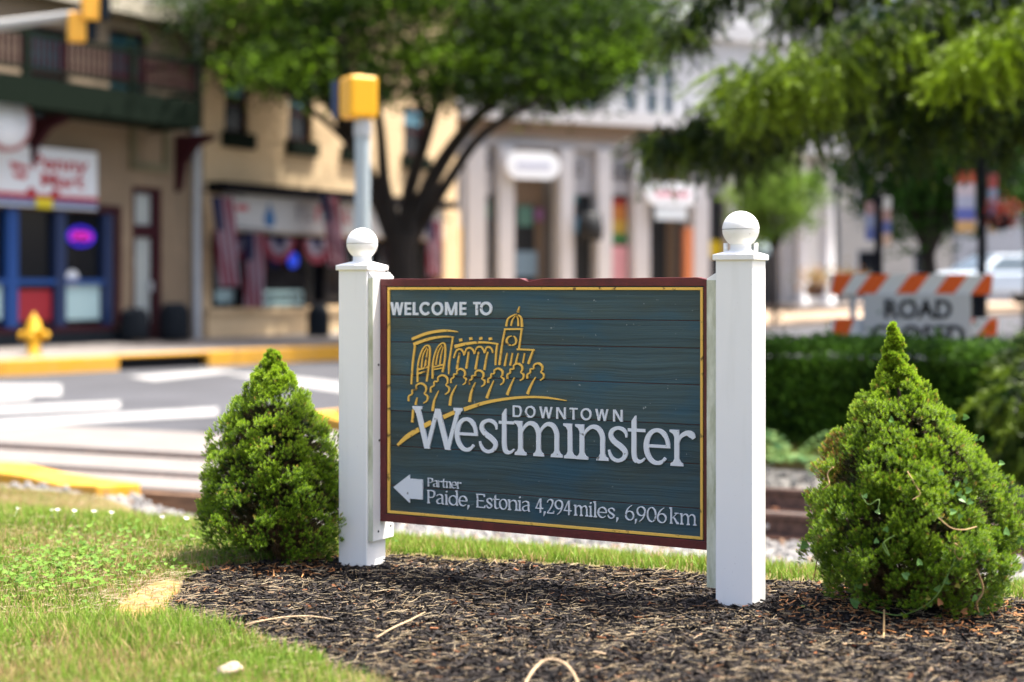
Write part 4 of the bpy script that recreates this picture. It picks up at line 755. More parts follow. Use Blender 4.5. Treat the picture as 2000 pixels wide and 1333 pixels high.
T = np.concatenate(T); D = np.concatenate(D); tn = np.concatenate(tn); leaves('crown', T, D, rng.uniform(.10, .155, len(T)), (.005, .020, .002), (.28, .50, .022), tn**2.2, ZK, wid=.55)  # few bright clumps among near-black ones: sun highlights put into the leaf colour
def round_tree(label, x, ytop, ybot, halfw, Yd, gz, n, c0, c1, lsz, tr_=.12, name='street_tree', squash=1.):
    b_ = PX(x, 560, Yd); rt = thing(name, label, 'tree', (b_.x, Yd, gz)); zt = H+(HY-ytop)/F*Yd-gz; zb = H+(HY-ybot)/F*Yd-gz; rw = halfw/F*Yd
    limb([(0, 0, -.1), (.03, 0, zb*.5), (0, .05, zb), (.05, 0, (zb+zt)/2)], tr_, tr_*.45, rt, 'trunk'); T = []; D = []; tn = []
    for a in range(7):
        an = a*.9; limb([(0, 0, zb*.85), (math.cos(an)*rw*.4, math.sin(an)*rw*.4, zb+(zt-zb)*.3), (math.cos(an)*rw*.8, math.sin(an)*rw*.8, zb+(zt-zb)*.6)], tr_*.5, .02, rt)
    for i in range(n):
        d = unit(rng.normal(size=(1, 3)))[0]; r = random.random()**.4; c = np.array([d[0]*rw*r, d[1]*rw*r*.8, (zb+zt)/2+d[2]*(zt-zb)/2*r]); k = 90; s_ = rw*random.uniform(.10, .2)
        T.append(c[None]+rng.normal(size=(k, 3))*np.array([s_, s_, s_*.6])); D.append(unit(rng.normal(size=(k, 3)))); tn.append(np.clip(random.gauss(.45, .2)+rng.normal(0, .15, k), 0, 1))
    T = np.concatenate(T); leaves('crown', T, np.concatenate(D), rng.uniform(.7, 1.3, len(T))*lsz, c0, c1, np.concatenate(tn), rt, wid=.55)
round_tree('dark leafy street tree behind the road closed barricade', 1815, 40, 470, 195, 27, 0., 230, (.014, .040, .006), (.050, .130, .014), .13, .17)
round_tree('small lime green tree in front of the white portico', 1512, 292, 470, 92, 37, .2, 90, (.12, .22, .03), (.30, .44, .07), .11, .07, 'young_tree')
round_tree('dark green tree beside the street lamp at the right edge', 2010, 60, 420, 120, 33, .2, 110, (.016, .045, .006), (.06, .15, .016), .13, .15)
# weeping spruce reaching in from the right
KS = 1.2; tx = 4.55*KS; ty = 11.3*KS; SPR = thing('weeping_spruce', 'big spruce with drooping boughs reaching in at the upper right', 'tree', (tx, ty, -.3)); os = Vector((tx, ty, -.3))
limb([(0, 0, -.1), (.02, 0, 1.5), (0, 0, 3.5), (0, 0, 7.5)], .28, .06, SPR, 'trunk', 12)
boughs = [([(2190, -140, 11.3), (1950, -60, 11), (1750, 30, 10.7), (1590, 125, 10.5), (1470, 150, 10.5)], 1.0, .62), ([(2190, 20, 11.3), (1950, 90, 11.4), (1750, 140, 11.6), (1560, 195, 11.7), (1400, 235, 11.8), (1290, 275, 11.9)], .8, .15), ([(2190, -260, 11.3), (1850, -170, 11.5), (1550, -80, 11.7), (1400, -20, 11.8), (1320, 60, 11.8)], .55, .2),
          ([(2190, 80, 11.3), (2020, 130, 11.0), (1880, 190, 10.8), (1760, 240, 10.8)], .9, .1), ([(2190, -60, 11.3), (2060, 10, 10.6), (1960, 60, 10.2), (1880, 110, 10.1)], .7, .9), ([(2190, -200, 11.3), (1900, -110, 12), (1650, -40, 12.4), (1560, 0, 12.6)], .9, .1),
          ([(2190, 160, 11.3), (2060, 210, 11.6), (1940, 260, 11.8)], .6, .1), ([(2190, 30, 11.3), (1900, 110, 12), (1650, 180, 12.4), (1500, 240, 12.6), (1420, 270, 12.6)], 1.0, .1), ([(2190, -330, 11.3), (1800, -260, 11.3), (1560, -200, 11.3)], .9, .2), ([(2190, -20, 11.3), (1990, 20, 11.9), (1800, 60, 12.3), (1650, 110, 12.6)], 1.1, .1)]
tv = []; tf = []
for i in range(6):
    a = i*2.4; o_ = len(tv); z0 = i*.2; px_, py_ = -math.sin(a)*.16, math.cos(a)*.16; tv += [(px_, py_, z0), (-px_, -py_, z0), (math.cos(a)*.8, math.sin(a)*.8, z0+.8)]; tf.append((o_, o_+1, o_+2))
def drape(root, org, boughs, ks, den, low):
    ST_T = []; ST_D = []; ST_b = []
    for P, wd_, bright in boughs:
        C = limb([PX(x, y, Y*ks)-org for x, y, Y in P], .045, .008, root, 'bough', 7); n = len(C)
        for i in range(2, n):
            f = i/n
            for k in range(int(den*wd_)):
                a = C[i]+(C[min(i+1, n-1)]-C[i])*random.random()+Vector((random.gauss(0, .16), random.gauss(0, .24), random.gauss(0, .07)))*(1 if not low else .7)*wd_*ks
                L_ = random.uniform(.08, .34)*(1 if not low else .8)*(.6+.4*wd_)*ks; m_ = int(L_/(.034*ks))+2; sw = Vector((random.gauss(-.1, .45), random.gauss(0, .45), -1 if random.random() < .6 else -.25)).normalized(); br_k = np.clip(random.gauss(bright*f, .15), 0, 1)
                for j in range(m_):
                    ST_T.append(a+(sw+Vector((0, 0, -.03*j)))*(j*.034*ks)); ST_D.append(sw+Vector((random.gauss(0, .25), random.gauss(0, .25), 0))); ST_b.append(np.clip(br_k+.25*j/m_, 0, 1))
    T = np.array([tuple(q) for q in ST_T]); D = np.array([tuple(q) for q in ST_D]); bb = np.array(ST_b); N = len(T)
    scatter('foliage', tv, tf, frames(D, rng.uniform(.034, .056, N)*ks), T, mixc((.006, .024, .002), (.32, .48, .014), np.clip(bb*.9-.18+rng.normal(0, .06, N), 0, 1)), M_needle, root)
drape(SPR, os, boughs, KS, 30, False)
WX = thing('weeping_conifer', 'yellowish weeping conifer drooping in front of the hedge at the right edge', 'shrub', (4.15, 11.0, -.3)); limb([(0, 0, -.1), (.02, 0, .6), (-.05, 0, 1.25)], .06, .03, WX, 'trunk', 8)
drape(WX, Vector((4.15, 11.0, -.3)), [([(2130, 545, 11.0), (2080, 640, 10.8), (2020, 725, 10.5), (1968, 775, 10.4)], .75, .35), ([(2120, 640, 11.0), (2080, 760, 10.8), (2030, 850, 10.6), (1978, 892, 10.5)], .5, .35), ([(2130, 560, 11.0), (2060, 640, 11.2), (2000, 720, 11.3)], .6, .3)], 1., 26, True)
# ------------------------------------------------------------------ buildings across the street
class Fac:
    def __init__(s, P0, D, zb, root): s.P0 = P0; s.D = D; s.O = Vector((D.y, -D.x, 0)); s.zb = zb; s.root = root
    def t(s, x, w=0.):
        P = s.P0+s.O*w; m = (x-CX)/F; return (m*P.y-P.x)/(s.D.x-m*s.D.y)
    def Y(s, x, w=0.): return (s.P0+s.O*w).y+s.D.y*s.t(x, w)
    def z(s, x, y, w=0.): return H+(HY-y)/F*s.Y(x, w)-s.zb
    def r(s, x0, x1, y0, y1, w=0.):
        xm = (x0+x1)/2; return s.t(x0, w), s.t(x1, w), s.z(xm, y1, w), s.z(xm, y0, w)
def wall(u0, u1, z0, z1, ops, th=.3, y0=0.):
    b = MB(); us = sorted({u0, u1, *[q for o in ops for q in o[:2] if u0 < q < u1]})
    for a, c in zip(us[:-1], us[1:]):
        m = (a+c)/2; iv = sorted((max(o[2], z0), min(o[3], z1)) for o in ops if o[0] <= m <= o[1]); z = z0
        for (p, q) in iv:
            if p > z: b.bx(a, c, y0, y0+th, z, p)
            z = max(z, q)
        if z < z1: b.bx(a, c, y0, y0+th, z, z1)
    return b
M_glass = mat('window_glass', (.008, .010, .014), .08, spec=.3); M_teal = mat('teal_glass', (.03, .08, .10), .1, spec=.8)
M_beige = mat('beige_brick', (.60, .45, .27), .9, .12, 3., .2, 30, stretch=(1, 1, 4)); M_beige2 = mat('tan_stucco', (.24, .18, .12), .9, .12, 2.)
M_green = mat('dark_green_paint', (.004, .009, .005), .85, spec=.08); M_maroon = mat('maroon_paint', (.035, .007, .011), .7, spec=.15); M_blue = mat('blue_paint', (.010, .055, .22), .4); M_navy = mat('navy_paint', (.014, .03, .09), .45)
M_wht = mat('white_sign', (.70, .74, .78), .6); M_blk = mat('black_paint', (.006, .006, .008), .8, spec=.08); M_grey = mat('grey_metal', (.42, .45, .47), .45, .1, 4.); M_redt = mat('red_lettering', (.42, .03, .04), .6); M_yel = mat('yellow_tag', (.62, .52, .02), .6); M_aqua = mat('aqua_poster', (.40, .58, .60), .6); M_rposter = mat('red_poster', (.30, .02, .03), .6); M_char = mat('charcoal_base', (.012, .016, .021), .8, spec=.1)
def window(fr, u0, u1, z0, z1, root, m=M_green, g=M_glass, sill=True, rec=.14, fw=.07, split=True):
    b = MB().bx(u0, u0+fw, rec-.06, rec+.06, z0, z1).bx(u1-fw, u1, rec-.06, rec+.06, z0, z1).bx(u0+fw, u1-fw, rec-.058, rec+.058, z0, z0+fw).bx(u0+fw, u1-fw, rec-.058, rec+.058, z1-fw, z1)
    if split: b.bx(u0+fw, u1-fw, rec-.05, rec+.05, (z0+z1)/2-.03, (z0+z1)/2+.03)
    o = b.build('window', m, root); zm = (z0+z1)/2
    for (a, c) in (((z0+fw, zm-.03), (zm+.03, z1-fw)) if split else ((z0+fw, z1-fw),)): MB().bx(u0+fw, u1-fw, rec+.0, rec+.02, a, c).build('pane', g, o)
    if sill: MB().bx(u0-.08, u1+.08, -.10, .08, z0-.16, z0-.002).build('sill', m, o)
    return o
ZS = -.05
# --- corner shop with balcony
A = thing('balcony_shop', 'tan corner shop with dark green balcony and blue-framed windows', 'building', (A0.x, A0.y, ZS), math.atan2(DA.y, DA.x)); fa = Fac(A0, DA, ZS, A)
u0, u1 = fa.t(-140), fa.t(398); SW = fa.r(-120, 224, 408, 640); DR = fa.r(258, 316, 366, 653); DR = (DR[0], DR[1], .02, DR[3]); U1 = fa.r(48, 134, 52, 236); U2 = fa.r(213, 287, 62, 236); U3 = fa.r(-110, -30, 45, 236)
wall(u0, u1, -.4, 6.3, [SW, DR, U1, U2, U3]).build('wall', M_beige2, A)
MB().bx(u0, u1, .5, 6, -.4, 6.2).build('core', M_beige2, A)
for U in (U1, U2, U3): window(fa, *U, A, M_maroon, M_teal, False)
zt = 6.3; wall(u0-.1, u1+.05, zt+.001, zt+3, [(*[fa.t(x) for x in q], zt+.35, zt+2.2) for q in ((18, 55), (78, 105), (150, 180), (230, 262), (310, 340))], .35, -.1).build('upper_storey', mat('white_boards', (.55, .55, .56), .8), A)
for q in ((18, 55), (78, 105), (150, 180), (230, 262), (310, 340)): window(fa, fa.t(q[0]), fa.t(q[1]), zt+.36, zt+2.19, A, M_maroon, M_glass, False)
MB().bx(u0, u1, -.35, -.1, zt-.15, zt+.15).build('cornice', mat('cream_trim', (.42, .38, .30), .8), A)
# shop window: blue mullions, posters, neon
sw = MB().bx(SW[0]-.12, SW[1]+.12, -.05, .06, SW[3], SW[3]+.14).bx(SW[1], SW[1]+.12, -.05, .06, SW[2], SW[3]).bx(SW[0], SW[1], -.05, .06, SW[2]-.1, SW[2]).build('shop_window', M_maroon, A)
MB().bx(SW[0], SW[1], .16, .18, SW[2], SW[3]).build('pane', M_glass, sw)
for (a, c, m) in ((-60, -42, M_blue), (16, 38, M_blue), (112, 131, M_navy), (206, 222, M_navy)): MB().bx(fa.t(a), fa.t(c), .02, .155, SW[2], SW[3]).build('mullion', m, sw)
MB().bx(SW[0], SW[1], .03, .15, *fa.r(0, 220, 545, 556)[2:]).build('blue_rail', M_blue, sw)
for (a, c, y0, y1, m) in ((-40, 14, 556, 625, M_aqua), (40, 111, 566, 628, M_rposter), (132, 205, 556, 625, M_aqua)): q = fa.r(a, c, y0, y1); MB().bx(q[0], q[1], .135, .150, q[2], q[3]).build('window_poster', m, sw)
q = fa.r(141, 190, 444, 480); cu, cz = (q[0]+q[1])/2, (q[2]+q[3])/2
nb = MB().tube([(cu+(q[1]-q[0])/2*math.cos(a), .10, cz+(q[3]-q[2])/2*math.sin(a)) for a in np.linspace(0, 6.2832, 33)], .03, 8).build('neon_ring', mat('blue_neon', (.04, .02, .6), .5, emit=.22), sw); text_obj('neon_lettering', 'OPEN', (q[3]-q[2])*.62, mat('pink_neon', (.55, .015, .40), .5, emit=.22), sw, (cu, .10, cz), bold=.012)
MB().bx(fa.t(-130), fa.t(257), -.06, .0-.001, -.3, SW[2]-.1).build('bulkhead', M_char, A)
o = MB().lathe([(.0001, 0), (.16, .01), (.16, .03), (.0001, .03)], 20).build('round_sticker', M_wht, sw); q = fa.r(140, 160, 525, 545); o.location = ((q[0]+q[1])/2, .14, q[2]); o.rotation_euler = (math.pi/2, 0, 0)
# door bay
dr = MB().bx(DR[0], DR[0]+.10, .02, .16, 0, DR[3]).bx(DR[1]-.22, DR[1], .02, .16, 0, DR[3]).bx(DR[0]+.1, DR[1]-.22, .02, .16, DR[3]-.12, DR[3]).bx(DR[0]+.1, DR[1]-.22, .02, .16, 0.0, .32).build('door', M_maroon, A)
zq = fa.z(285, 452); MB().bx(DR[0]+.1, DR[1]-.22, .03, .15, zq-.12, zq+.12).build('transom_bar', M_maroon, dr); M_dg = mat('pale_door_glass', (.36, .40, .39), .2, spec=.6)
MB().bx(DR[0]+.1, DR[1]-.22, .10, .12, .32, zq-.12).build('door_glass', M_dg, dr); MB().bx(DR[0]+.1, DR[1]-.22, .10, .12, zq+.12, DR[3]-.12).build('transom_glass', M_dg, dr)
MB().bx(DR[1]-.30, DR[1]-.26, -.02, .08, .95, 1.15).build('handle', M_grey, dr)
q = fa.r(252, 326, 244, 335); MB().bx(q[0], q[1], -.10, -.001, q[3]-.12, q[3]).bx(q[0], q[1], -.10, -.001, q[2], q[2]+.14).bx(q[0], q[0]+.12, -.08, -.001, q[2]+.14, q[3]-.12).bx(q[1]-.12, q[1], -.08, -.001, q[2]+.14, q[3]-.12).build('framed_panel', mat('olive_trim', (.13, .12, .07), .7), A)
# name board
q = fa.r(-130, 187, 283, 402, .12); zs0 = q[2]; hh = q[3]-q[2]
sb = MB().bx(q[0], q[1], -.16, -.02, q[2], q[3]).build('name_board', M_wht, A); text_obj('sign_lettering', 'Penny', hh*.34, M_redt, sb, ((fa.t(60, .16)+fa.t(170, .16))/2, -.165, q[2]+hh*.74), bold=.008, width=fa.t(170, .16)-fa.t(60, .16)); text_obj('sign_lettering', 'Mart', hh*.34, M_redt, sb, ((fa.t(76, .16)+fa.t(165, .16))/2, -.165, q[2]+hh*.45), bold=.008, width=fa.t(162, .16)-fa.t(78, .16))
ct = [(fa.t(x, .16), q[2]+hh*v) for x, v in ((18, .72), (55, .66), (50, .44), (28, .46))]; MB().prism(ct, -.168, -.161).build('cart_emblem', M_redt, sb); MB().bx(fa.t(24, .16), fa.t(50, .16), -.171, -.1685, q[2]+hh*.54, q[2]+hh*.60).build('cart_stripe', M_wht, sb)
MB().bx(q[0], q[1], -.1645, -.1605, q[2]+hh*.13, q[2]+hh*.22).build('red_stripe', M_redt, sb); MB().bx(q[0], q[1], -.1645, -.1605, q[2]+hh*.03, q[2]+hh*.12).build('blue_stripe', mat('blue_stripe', (.05, .12, .28), .6), sb)
for x in (61, 108): MB().lathe([(.0001, 0), (.11, .0), (.11, .006), (.0001, .006)], 14).build('red_dot', M_redt, sb); o = COL.objects[-1]; o.location = (fa.t(x, .16), -.160, q[2]+hh*.22); o.rotation_euler = (math.pi/2, 0, 0)
MB().bx(fa.t(70, .17), fa.t(102, .17), -.185, -.172, q[2]-.02, q[2]+hh*.15).build('yellow_tag', M_yel, sb)
# balcony
BW_ = 1.35; zd = fa.z(385, 232, BW_)-.12; ue = fa.t(392, BW_); us = fa.t(-150)-1
bal = MB().bx(us, ue, -BW_, -.001, zd, zd+.12).bx(us, ue, -BW_-.03, -BW_, zd-.06, zd+.44).bx(ue, ue+.03, -BW_, -.001, zd-.06, zd+.44).build('balcony', M_green, A)
zr0, zr1 = zd+.60, zd+1.12
MB().bx(us, ue, -BW_-.02, -BW_+.05, zr1, zr1+.07).bx(us, ue, -BW_-.01, -BW_+.04, zr0-.06, zr0).build('rail', M_green, bal); MB().bx(ue-.05, ue+.02, -BW_+.06, -.01, zr1, zr1+.07).bx(ue-.04, ue+.01, -BW_+.06, -.01, zr0-.06, zr0).build('rail', M_green, bal)
b0 = None; ux = us+.1
while ux < ue:
    if b0 is None: b0 = MB().lathe([(.018, 0), (.030, .1), (.018, .22), (.028, .40), (.018, .52)], 6).build('baluster', M_maroon, bal); o = b0
    else: o = b0.copy(); COL.objects.link(o)
    o.location = (ux, -BW_+.015, zr0); ux += .125
for x in (52, 260, 386, -90): ub = fa.t(x, BW_); MB().bx(ub-.06, ub+.06, -BW_-.025, -BW_+.07, zd+.44, zr1+.14).build('newel', M_green, bal)
for x in (352, 60): ub = fa.t(x, .1); MB().prism([(0, 0), (0, -1.1), (.10, -1.05), (.22, -.55), (.55, -.22), (.95, -.10), (.95, 0)], -.06, .06).build('bracket', M_maroon, A); o = COL.objects[-1]; o.location = (ub, -.01, zd-.07); o.rotation_euler = (0, 0, -math.pi/2)
o = MB().lathe([(.0001, .0), (.50, .0), (.50, .10), (.0001, .10)], 28).build('round_shop_sign', M_wht, A); q = fa.r(-20, 40, 215, 260, .9); o.location = (fa.t(8, .9), -.9, q[2]+.2); o.rotation_euler = (math.pi/2, 0, 0); MB().lathe([(.44, -.006), (.52, -.006), (.52, .105), (.44, .105)], 28).build('rim', mat('pink_rim', (.34, .16, .16), .6), o)
MB().tube([(fa.t(377), -.10, -.1), (fa.t(377), -.10, 6.2)], .085, 10).build('downspout', M_grey, A)
# --- brick shop with flags
Bd = thing('flag_shop', 'beige brick shop with green-silled windows and a white name fascia', 'building', (A0.x, A0.y, ZS), math.atan2(DA.y, DA.x)); 
v0, v1 = fa.t(399), fa.t(893); SF = fa.r(414, 664, 458, 600); SF = (SF[0], fa.t(862), SF[2], SF[3]); W1 = fa.r(440, 488, 148, 260); W2 = fa.r(565, 612, 163, 276); W3 = fa.r(672, 712, 178, 290); W4 = fa.r(790, 832, 180, 290); W2 = (W2[0], W2[1], W1[2], W1[3]); W3 = (W3[0], W3[1], W1[2], W1[3]); W4 = (W4[0], W4[1], W1[2], W1[3])
wall(v0, v1, -.4, 10, [SF, W1, W2, W3, W4], .3, .02).build('wall', M_beige, Bd); MB().bx(v0, v1, .6, 7, -.4, 9.9).build('core', M_beige2, Bd)
for U in (W1, W2, W3, W4): window(fa, *U, Bd, M_maroon, M_glass, False, .16); MB().bx(U[0]-.1, U[1]+.1, -.10, .1, U[2]-.32, U[2]-.002).build('sill', M_green, Bd); MB().bx(U[0]+.07, U[1]-.07, .12, .14, U[3]-.42, U[3]-.08).build('stained_light', mat('blue_light', (.10, .24, .32), .2), Bd)
zb0 = fa.z(415, 372, .25); zb1 = fa.z(415, 354, .25); MB().bx(v0+.1, fa.t(862), -.45, .019, zb0, zb1).build('canopy_beam', M_blk, Bd)
q = fa.r(438, 690, 382, 455, .1); q = (q[0], fa.t(860), q[2], zb0-.02); fs = MB().bx(q[0], q[1], -.12, .019, q[2], q[3]).build('fascia', mat('grey_white_fascia', (.46, .47, .47), .6), Bd); hq = q[3]-q[2]
dp = [(fa.t(527, .13)+.19*sx, q[2]+hq*(.12+.62*sz)) for sx, sz in ((0, 0), (.75, .1), (1, .35), (.8, .6), (.35, .85), (0, 1.15), (-.35, .85), (-.8, .6), (-1, .35), (-.75, .1))]; MB().prism(dp, -.13, -.121).build('water_drop_emblem', mat('drop_blue', (.02, .12, .30), .5), fs)
for i, x in enumerate((583, 601, 620, 637, 655, 675)): uu = fa.t(x, .13); MB().bx(uu-.05, uu+.05, -.128, -.121, q[2]+hq*.38, q[2]+hq*.82).bx(uu+.05, uu+.16, -.128, -.121, q[2]+hq*(.38 if i % 2 else .72), q[2]+hq*(.48 if i % 2 else .82)).build('fascia_mark', mat('grey_mark', (.22, .20, .22), .6) if i not in (2, 5) else M_redt, fs)
MB().bx(fa.t(462, .13), fa.t(485, .13), -.128, -.121, q[2]+hq*.55, q[2]+hq*.70).build('fascia_mark', M_redt, fs)
sh = MB().bx(SF[0], SF[0]+.12, .03, .2, SF[2], SF[3]).bx(SF[0], SF[1], .03, .2, SF[2]-.001, SF[2]+.10).bx(SF[0], SF[1], .03, .2, SF[3]-.1, SF[3]+.001).build('shop_window', M_blk, Bd)
MB().bx(SF[0], SF[1], .22, .24, SF[2], SF[3]).build('pane', M_glass, sh)
for x in (478, 592, 640, 742, 812): ub = fa.t(x); MB().bx(ub-.05, ub+.05, .05, .21, SF[2]+.1, SF[3]-.1).build('mullion', M_blk, sh)
q = fa.r(424, 470, 566, 596); MB().bx(q[0], q[1], .18, .20, q[2], q[3]).build('window_poster', M_aqua, sh)
q = fa.r(424, 470, 500, 560); MB().bx(q[0], q[1], .18, .20, q[2], q[3]).build('window_poster', mat('dim_poster', (.10, .14, .14), .6), sh)
q = fa.r(503, 592, 524, 602); MB().bx(q[0], q[1], -.10, .03, q[2], q[3]).build('black_window_panel', M_blk, sh)  # added black panel before the glass, for the dark window interior
q = fa.r(504, 582, 568, 596); fw = MB().bx(q[0], q[1], -.125, -.101, q[2], q[3]).build('filter_sign', mat('pale_teal_sign', (.38, .55, .54), .6), sh); text_obj('sign_lettering', 'WHOLE HOUSE FILTERS', .20, M_blk, fw, ((q[0]+q[1])/2, -.129, (q[2]+q[3])/2), bold=.006, width=(q[1]-q[0])*.95)
q = fa.r(557, 583, 496, 522); o = MB().lathe([(.0001, 0), (.17, 0), (.17, .03), (.0001, .03)], 24).build('blue_disc', mat('blue_disc', (.01, .05, .55), .4, emit=.3), sh); o.location = ((q[0]+q[1])/2, -.02, (q[2]+q[3])/2); o.rotation_euler = (math.pi/2, 0, 0)
q = fa.r(586, 596, 530, 565); MB().bx(q[0], q[1], .04, .10, q[2], q[3]).build('yellow_strip', mat('amber_strip', (.55, .30, .02), .5), sh)
MB().bx(v0+.05, SF[1], -.06, .019, -.3, SF[2]-.12).build('stall_riser', M_beige, Bd); MB().bx(v0+.05, SF[1], -.14, .018, SF[2]-.119, SF[2]-.02).build('ledge', M_beige, Bd)
for x in (868, 884): ub = fa.t(x); MB().bx(ub-.22, ub+.12, -.14, .019, -.3, zb0).build('pilaster', M_beige, Bd)
# --- flags and bunting (hung from the shop, each a thing of its own)
M_flag = mat('flag_cloth', (.5, .1, .1), .8, attr=True, trans=.25)
def flag_thing(label, x, y0, y1, w0, lean):
    P = fa.P0+DA*fa.t(x, w0)+fa.O*w0; zt_ = fa.z(x, y0, w0)+ZS; L_ = zt_-(fa.z(x, y1, w0)+ZS); rt = thing('flag', label, 'flag', (P.x, P.y, zt_), math.atan2(DA.y, DA.x)); V = []; Fc = []; C = []
    nx_, nz_ = 13, 16; wd_ = .62
    for i in range(nx_):
        for j in range(nz_):
            c = (.24, .035, .06) if i % 2 == 0 else (.34, .28, .33)  # stripe and canton colours dimmed, the shadow on the flags painted in
            if i < 7 and j < 6: c = (.018, .022, .07)
            k = len(V)
            for (a, e) in ((i, j), (i+1, j), (i+1, j+1), (i, j+1)): V.append(((a/nx_-.5)*wd_+lean*e/nz_, -.05*math.sin(a*1.5+e*.2), -L_*e/nz_)); C.append(c)
            Fc.append((k, k+1, k+2, k+3))
    arrmesh('cloth', V, Fc, M_flag, rt, np.array(C)); MB().tube([(-.35, .25, .12), (.1, -.05, .06), (.42, -.25, 0)], .015, 6).build('pole', M_blk, rt)
flag_thing('stars and stripes flag at the left end of the shop fascia', 432, 385, 560, .5, .25); flag_thing('stars and stripes flag hanging in the middle of the shop window', 496, 455, 600, .3, 0.); flag_thing('stars and stripes flag hung beside the grey signal pole', 640, 385, 520, .6, .35); flag_thing('stars and stripes flag half hidden behind the tree trunk', 845, 430, 540, .4, .1)
for i, (x, lb) in enumerate(((458, 'left pleated fan bunting above the shop window'), (545, 'middle pleated fan bunting above the shop window'), (618, 'right pleated fan bunting above the shop window'))):
    P = fa.P0+DA*fa.t(x, .2)+fa.O*.2; zz = fa.z(x, 462+(x-458)*.05, .2)+ZS; V = []; Fc = []; C = []
    for rI, c in enumerate(((.02, .025, .09), (.22, .20, .26), (.16, .02, .04))):
        for a in range(16):
            k = len(V)
            for (rr_, aa) in ((rI, a), (rI+1, a), (rI+1, a+1), (rI, a+1)): an = math.pi*aa/16; V.append((-.17*rr_*1.05*math.cos(an)-0, -.03*(aa % 2), -.17*rr_*math.sin(an)-.002)); C.append(c)
            Fc.append((k, k+1, k+2, k+3))
    o = arrmesh('fan_bunting', V, Fc, M_flag, None, np.array(C)); o.location = (P.x, P.y, zz); o.rotation_euler.z = math.atan2(DA.y, DA.x); tag(o, lb, 'bunting', 'fan buntings on the flag shop')
# --- bins and planter on the pavement
def bin_thing(label, x, yt, yb, w0, hw, m=M_char, lid=True):
    P = fa.P0+DA*fa.t(x, w0)+fa.O*w0; hgt = fa.z(x, yt, w0)-fa.z(x, yb, w0); rt = thing('litter_bin', label, 'bin', (P.x, P.y, fa.z(x, yb, w0)+ZS), .4)
    MB().lathe([(.0001, 0), (hw*1.05, 0), (hw, hgt*.3), (hw*.98, hgt*.78), (.0001, hgt*.78)], 14).build('drum', m, rt); MB().lathe([(hw*1.04, hgt*.78), (hw*1.04, hgt*.84), (hw*.7, hgt), (.0001, hgt)], 14).build('lid', m, rt)
    for k in range(14): a = k*math.pi*2/14; MB().box((math.cos(a)*hw*1.03, math.sin(a)*hw*1.03, hgt*.4), (.03, .03, hgt*.74)).build('slat', m, rt)
bin_thing('dark litter bin right of the shop door, beside the downspout', 341, 592, 664, .5, .26); bin_thing('dark litter bin left of the shop door', 283-20, 602, 664, .35, .24); bin_thing('black litter bin under the shop window near the left post', 622, 596, 668, .8, .22)
# --- fire hydrant
hp = GP(66, 697, -.15); hs = hp[1]/F; HY_ = thing('fire_hydrant', 'yellow fire hydrant on the far pavement at the left edge', 'fire hydrant', (hp[0], hp[1], -.15)); M_hyd = mat('hydrant_yellow', (.60, .33, .01), .5)
k = 85*hs/.70
MB().lathe([(.0001, 0), (.15*k, 0), (.15*k, .04*k), (.11*k, .05*k), (.105*k, .40*k), (.135*k, .41*k), (.135*k, .45*k), (.11*k, .46*k), (.10*k, .55*k), (.06*k, .62*k), (.03*k, .64*k), (.03*k, .70*k), (.0001, .70*k)], 18).build('barrel', M_hyd, HY_)
for a in (0, math.pi, -math.pi/2): o = MB().lathe([(.055*k, 0), (.055*k, .10*k), (.07*k, .10*k), (.07*k, .15*k), (.025*k, .15*k), (.025*k, .18*k), (.0001, .18*k)], 12).build('nozzle', M_hyd, HY_); o.location = (math.cos(a)*.07*k, math.sin(a)*.07*k, .34*k); o.rotation_euler = (0, math.pi/2, a)
# --- pedestrian signal on its pole
PSY = 15.0; pb = PX(708, 560, PSY); PS = thing('pedestrian_signal', 'yellow pedestrian signal head on a grey pole behind the left post', 'traffic signal', (pb.x, PSY, -.4)); M_sig = mat('signal_yellow', (.80, .40, .004), .4, spec=.5); sc_ = PSY/F
zt_ = H+(HY-236)*sc_+.4
MB().tube([(0, 0, 0), (0, 0, zt_)], 15*sc_, 20).build('pole', mat('pole_grey', (.36, .43, .47), .45), PS); MB().lathe([(17*sc_, zt_-.16), (17.5*sc_, zt_-.05), (14*sc_, zt_+.02)], 20).build('collar', M_grey, PS)
hz = H+(HY-192)*sc_+.4; an = math.radians(-60)
hd_ = MB().box((0, 0, 0), (.27, .30, .41)).build('housing', M_sig, PS, .035); hd_.location = (-.035, .0, hz); hd_.rotation_euler.z = an; hd_.modifiers['bevel'].segments = 3
MB().box((-.155, 0, .02), (.04, .27, .33)).build('backplate', M_sig, hd_, .01)
for (c, d) in (((-.25, -.145, .01), (.16, .008, .34)), ((-.25, .145, .01), (.16, .008, .34)), ((-.25, 0, .18), (.16, .30, .008)), ((-.25, 0, -.16), (.16, .30, .008))): MB().box(c, d).build('visor', M_navy, hd_)
MB().box((-.178, 0, .01), (.005, .27, .31)).build('lens', M_blk, hd_)
for zz in (-.215, .215): MB().lathe([(.0001, -.012), (.03, -.012), (.03, .012), (.0001, .012)], 10, (0, 0, zz)).build('bolt', M_sig, hd_)
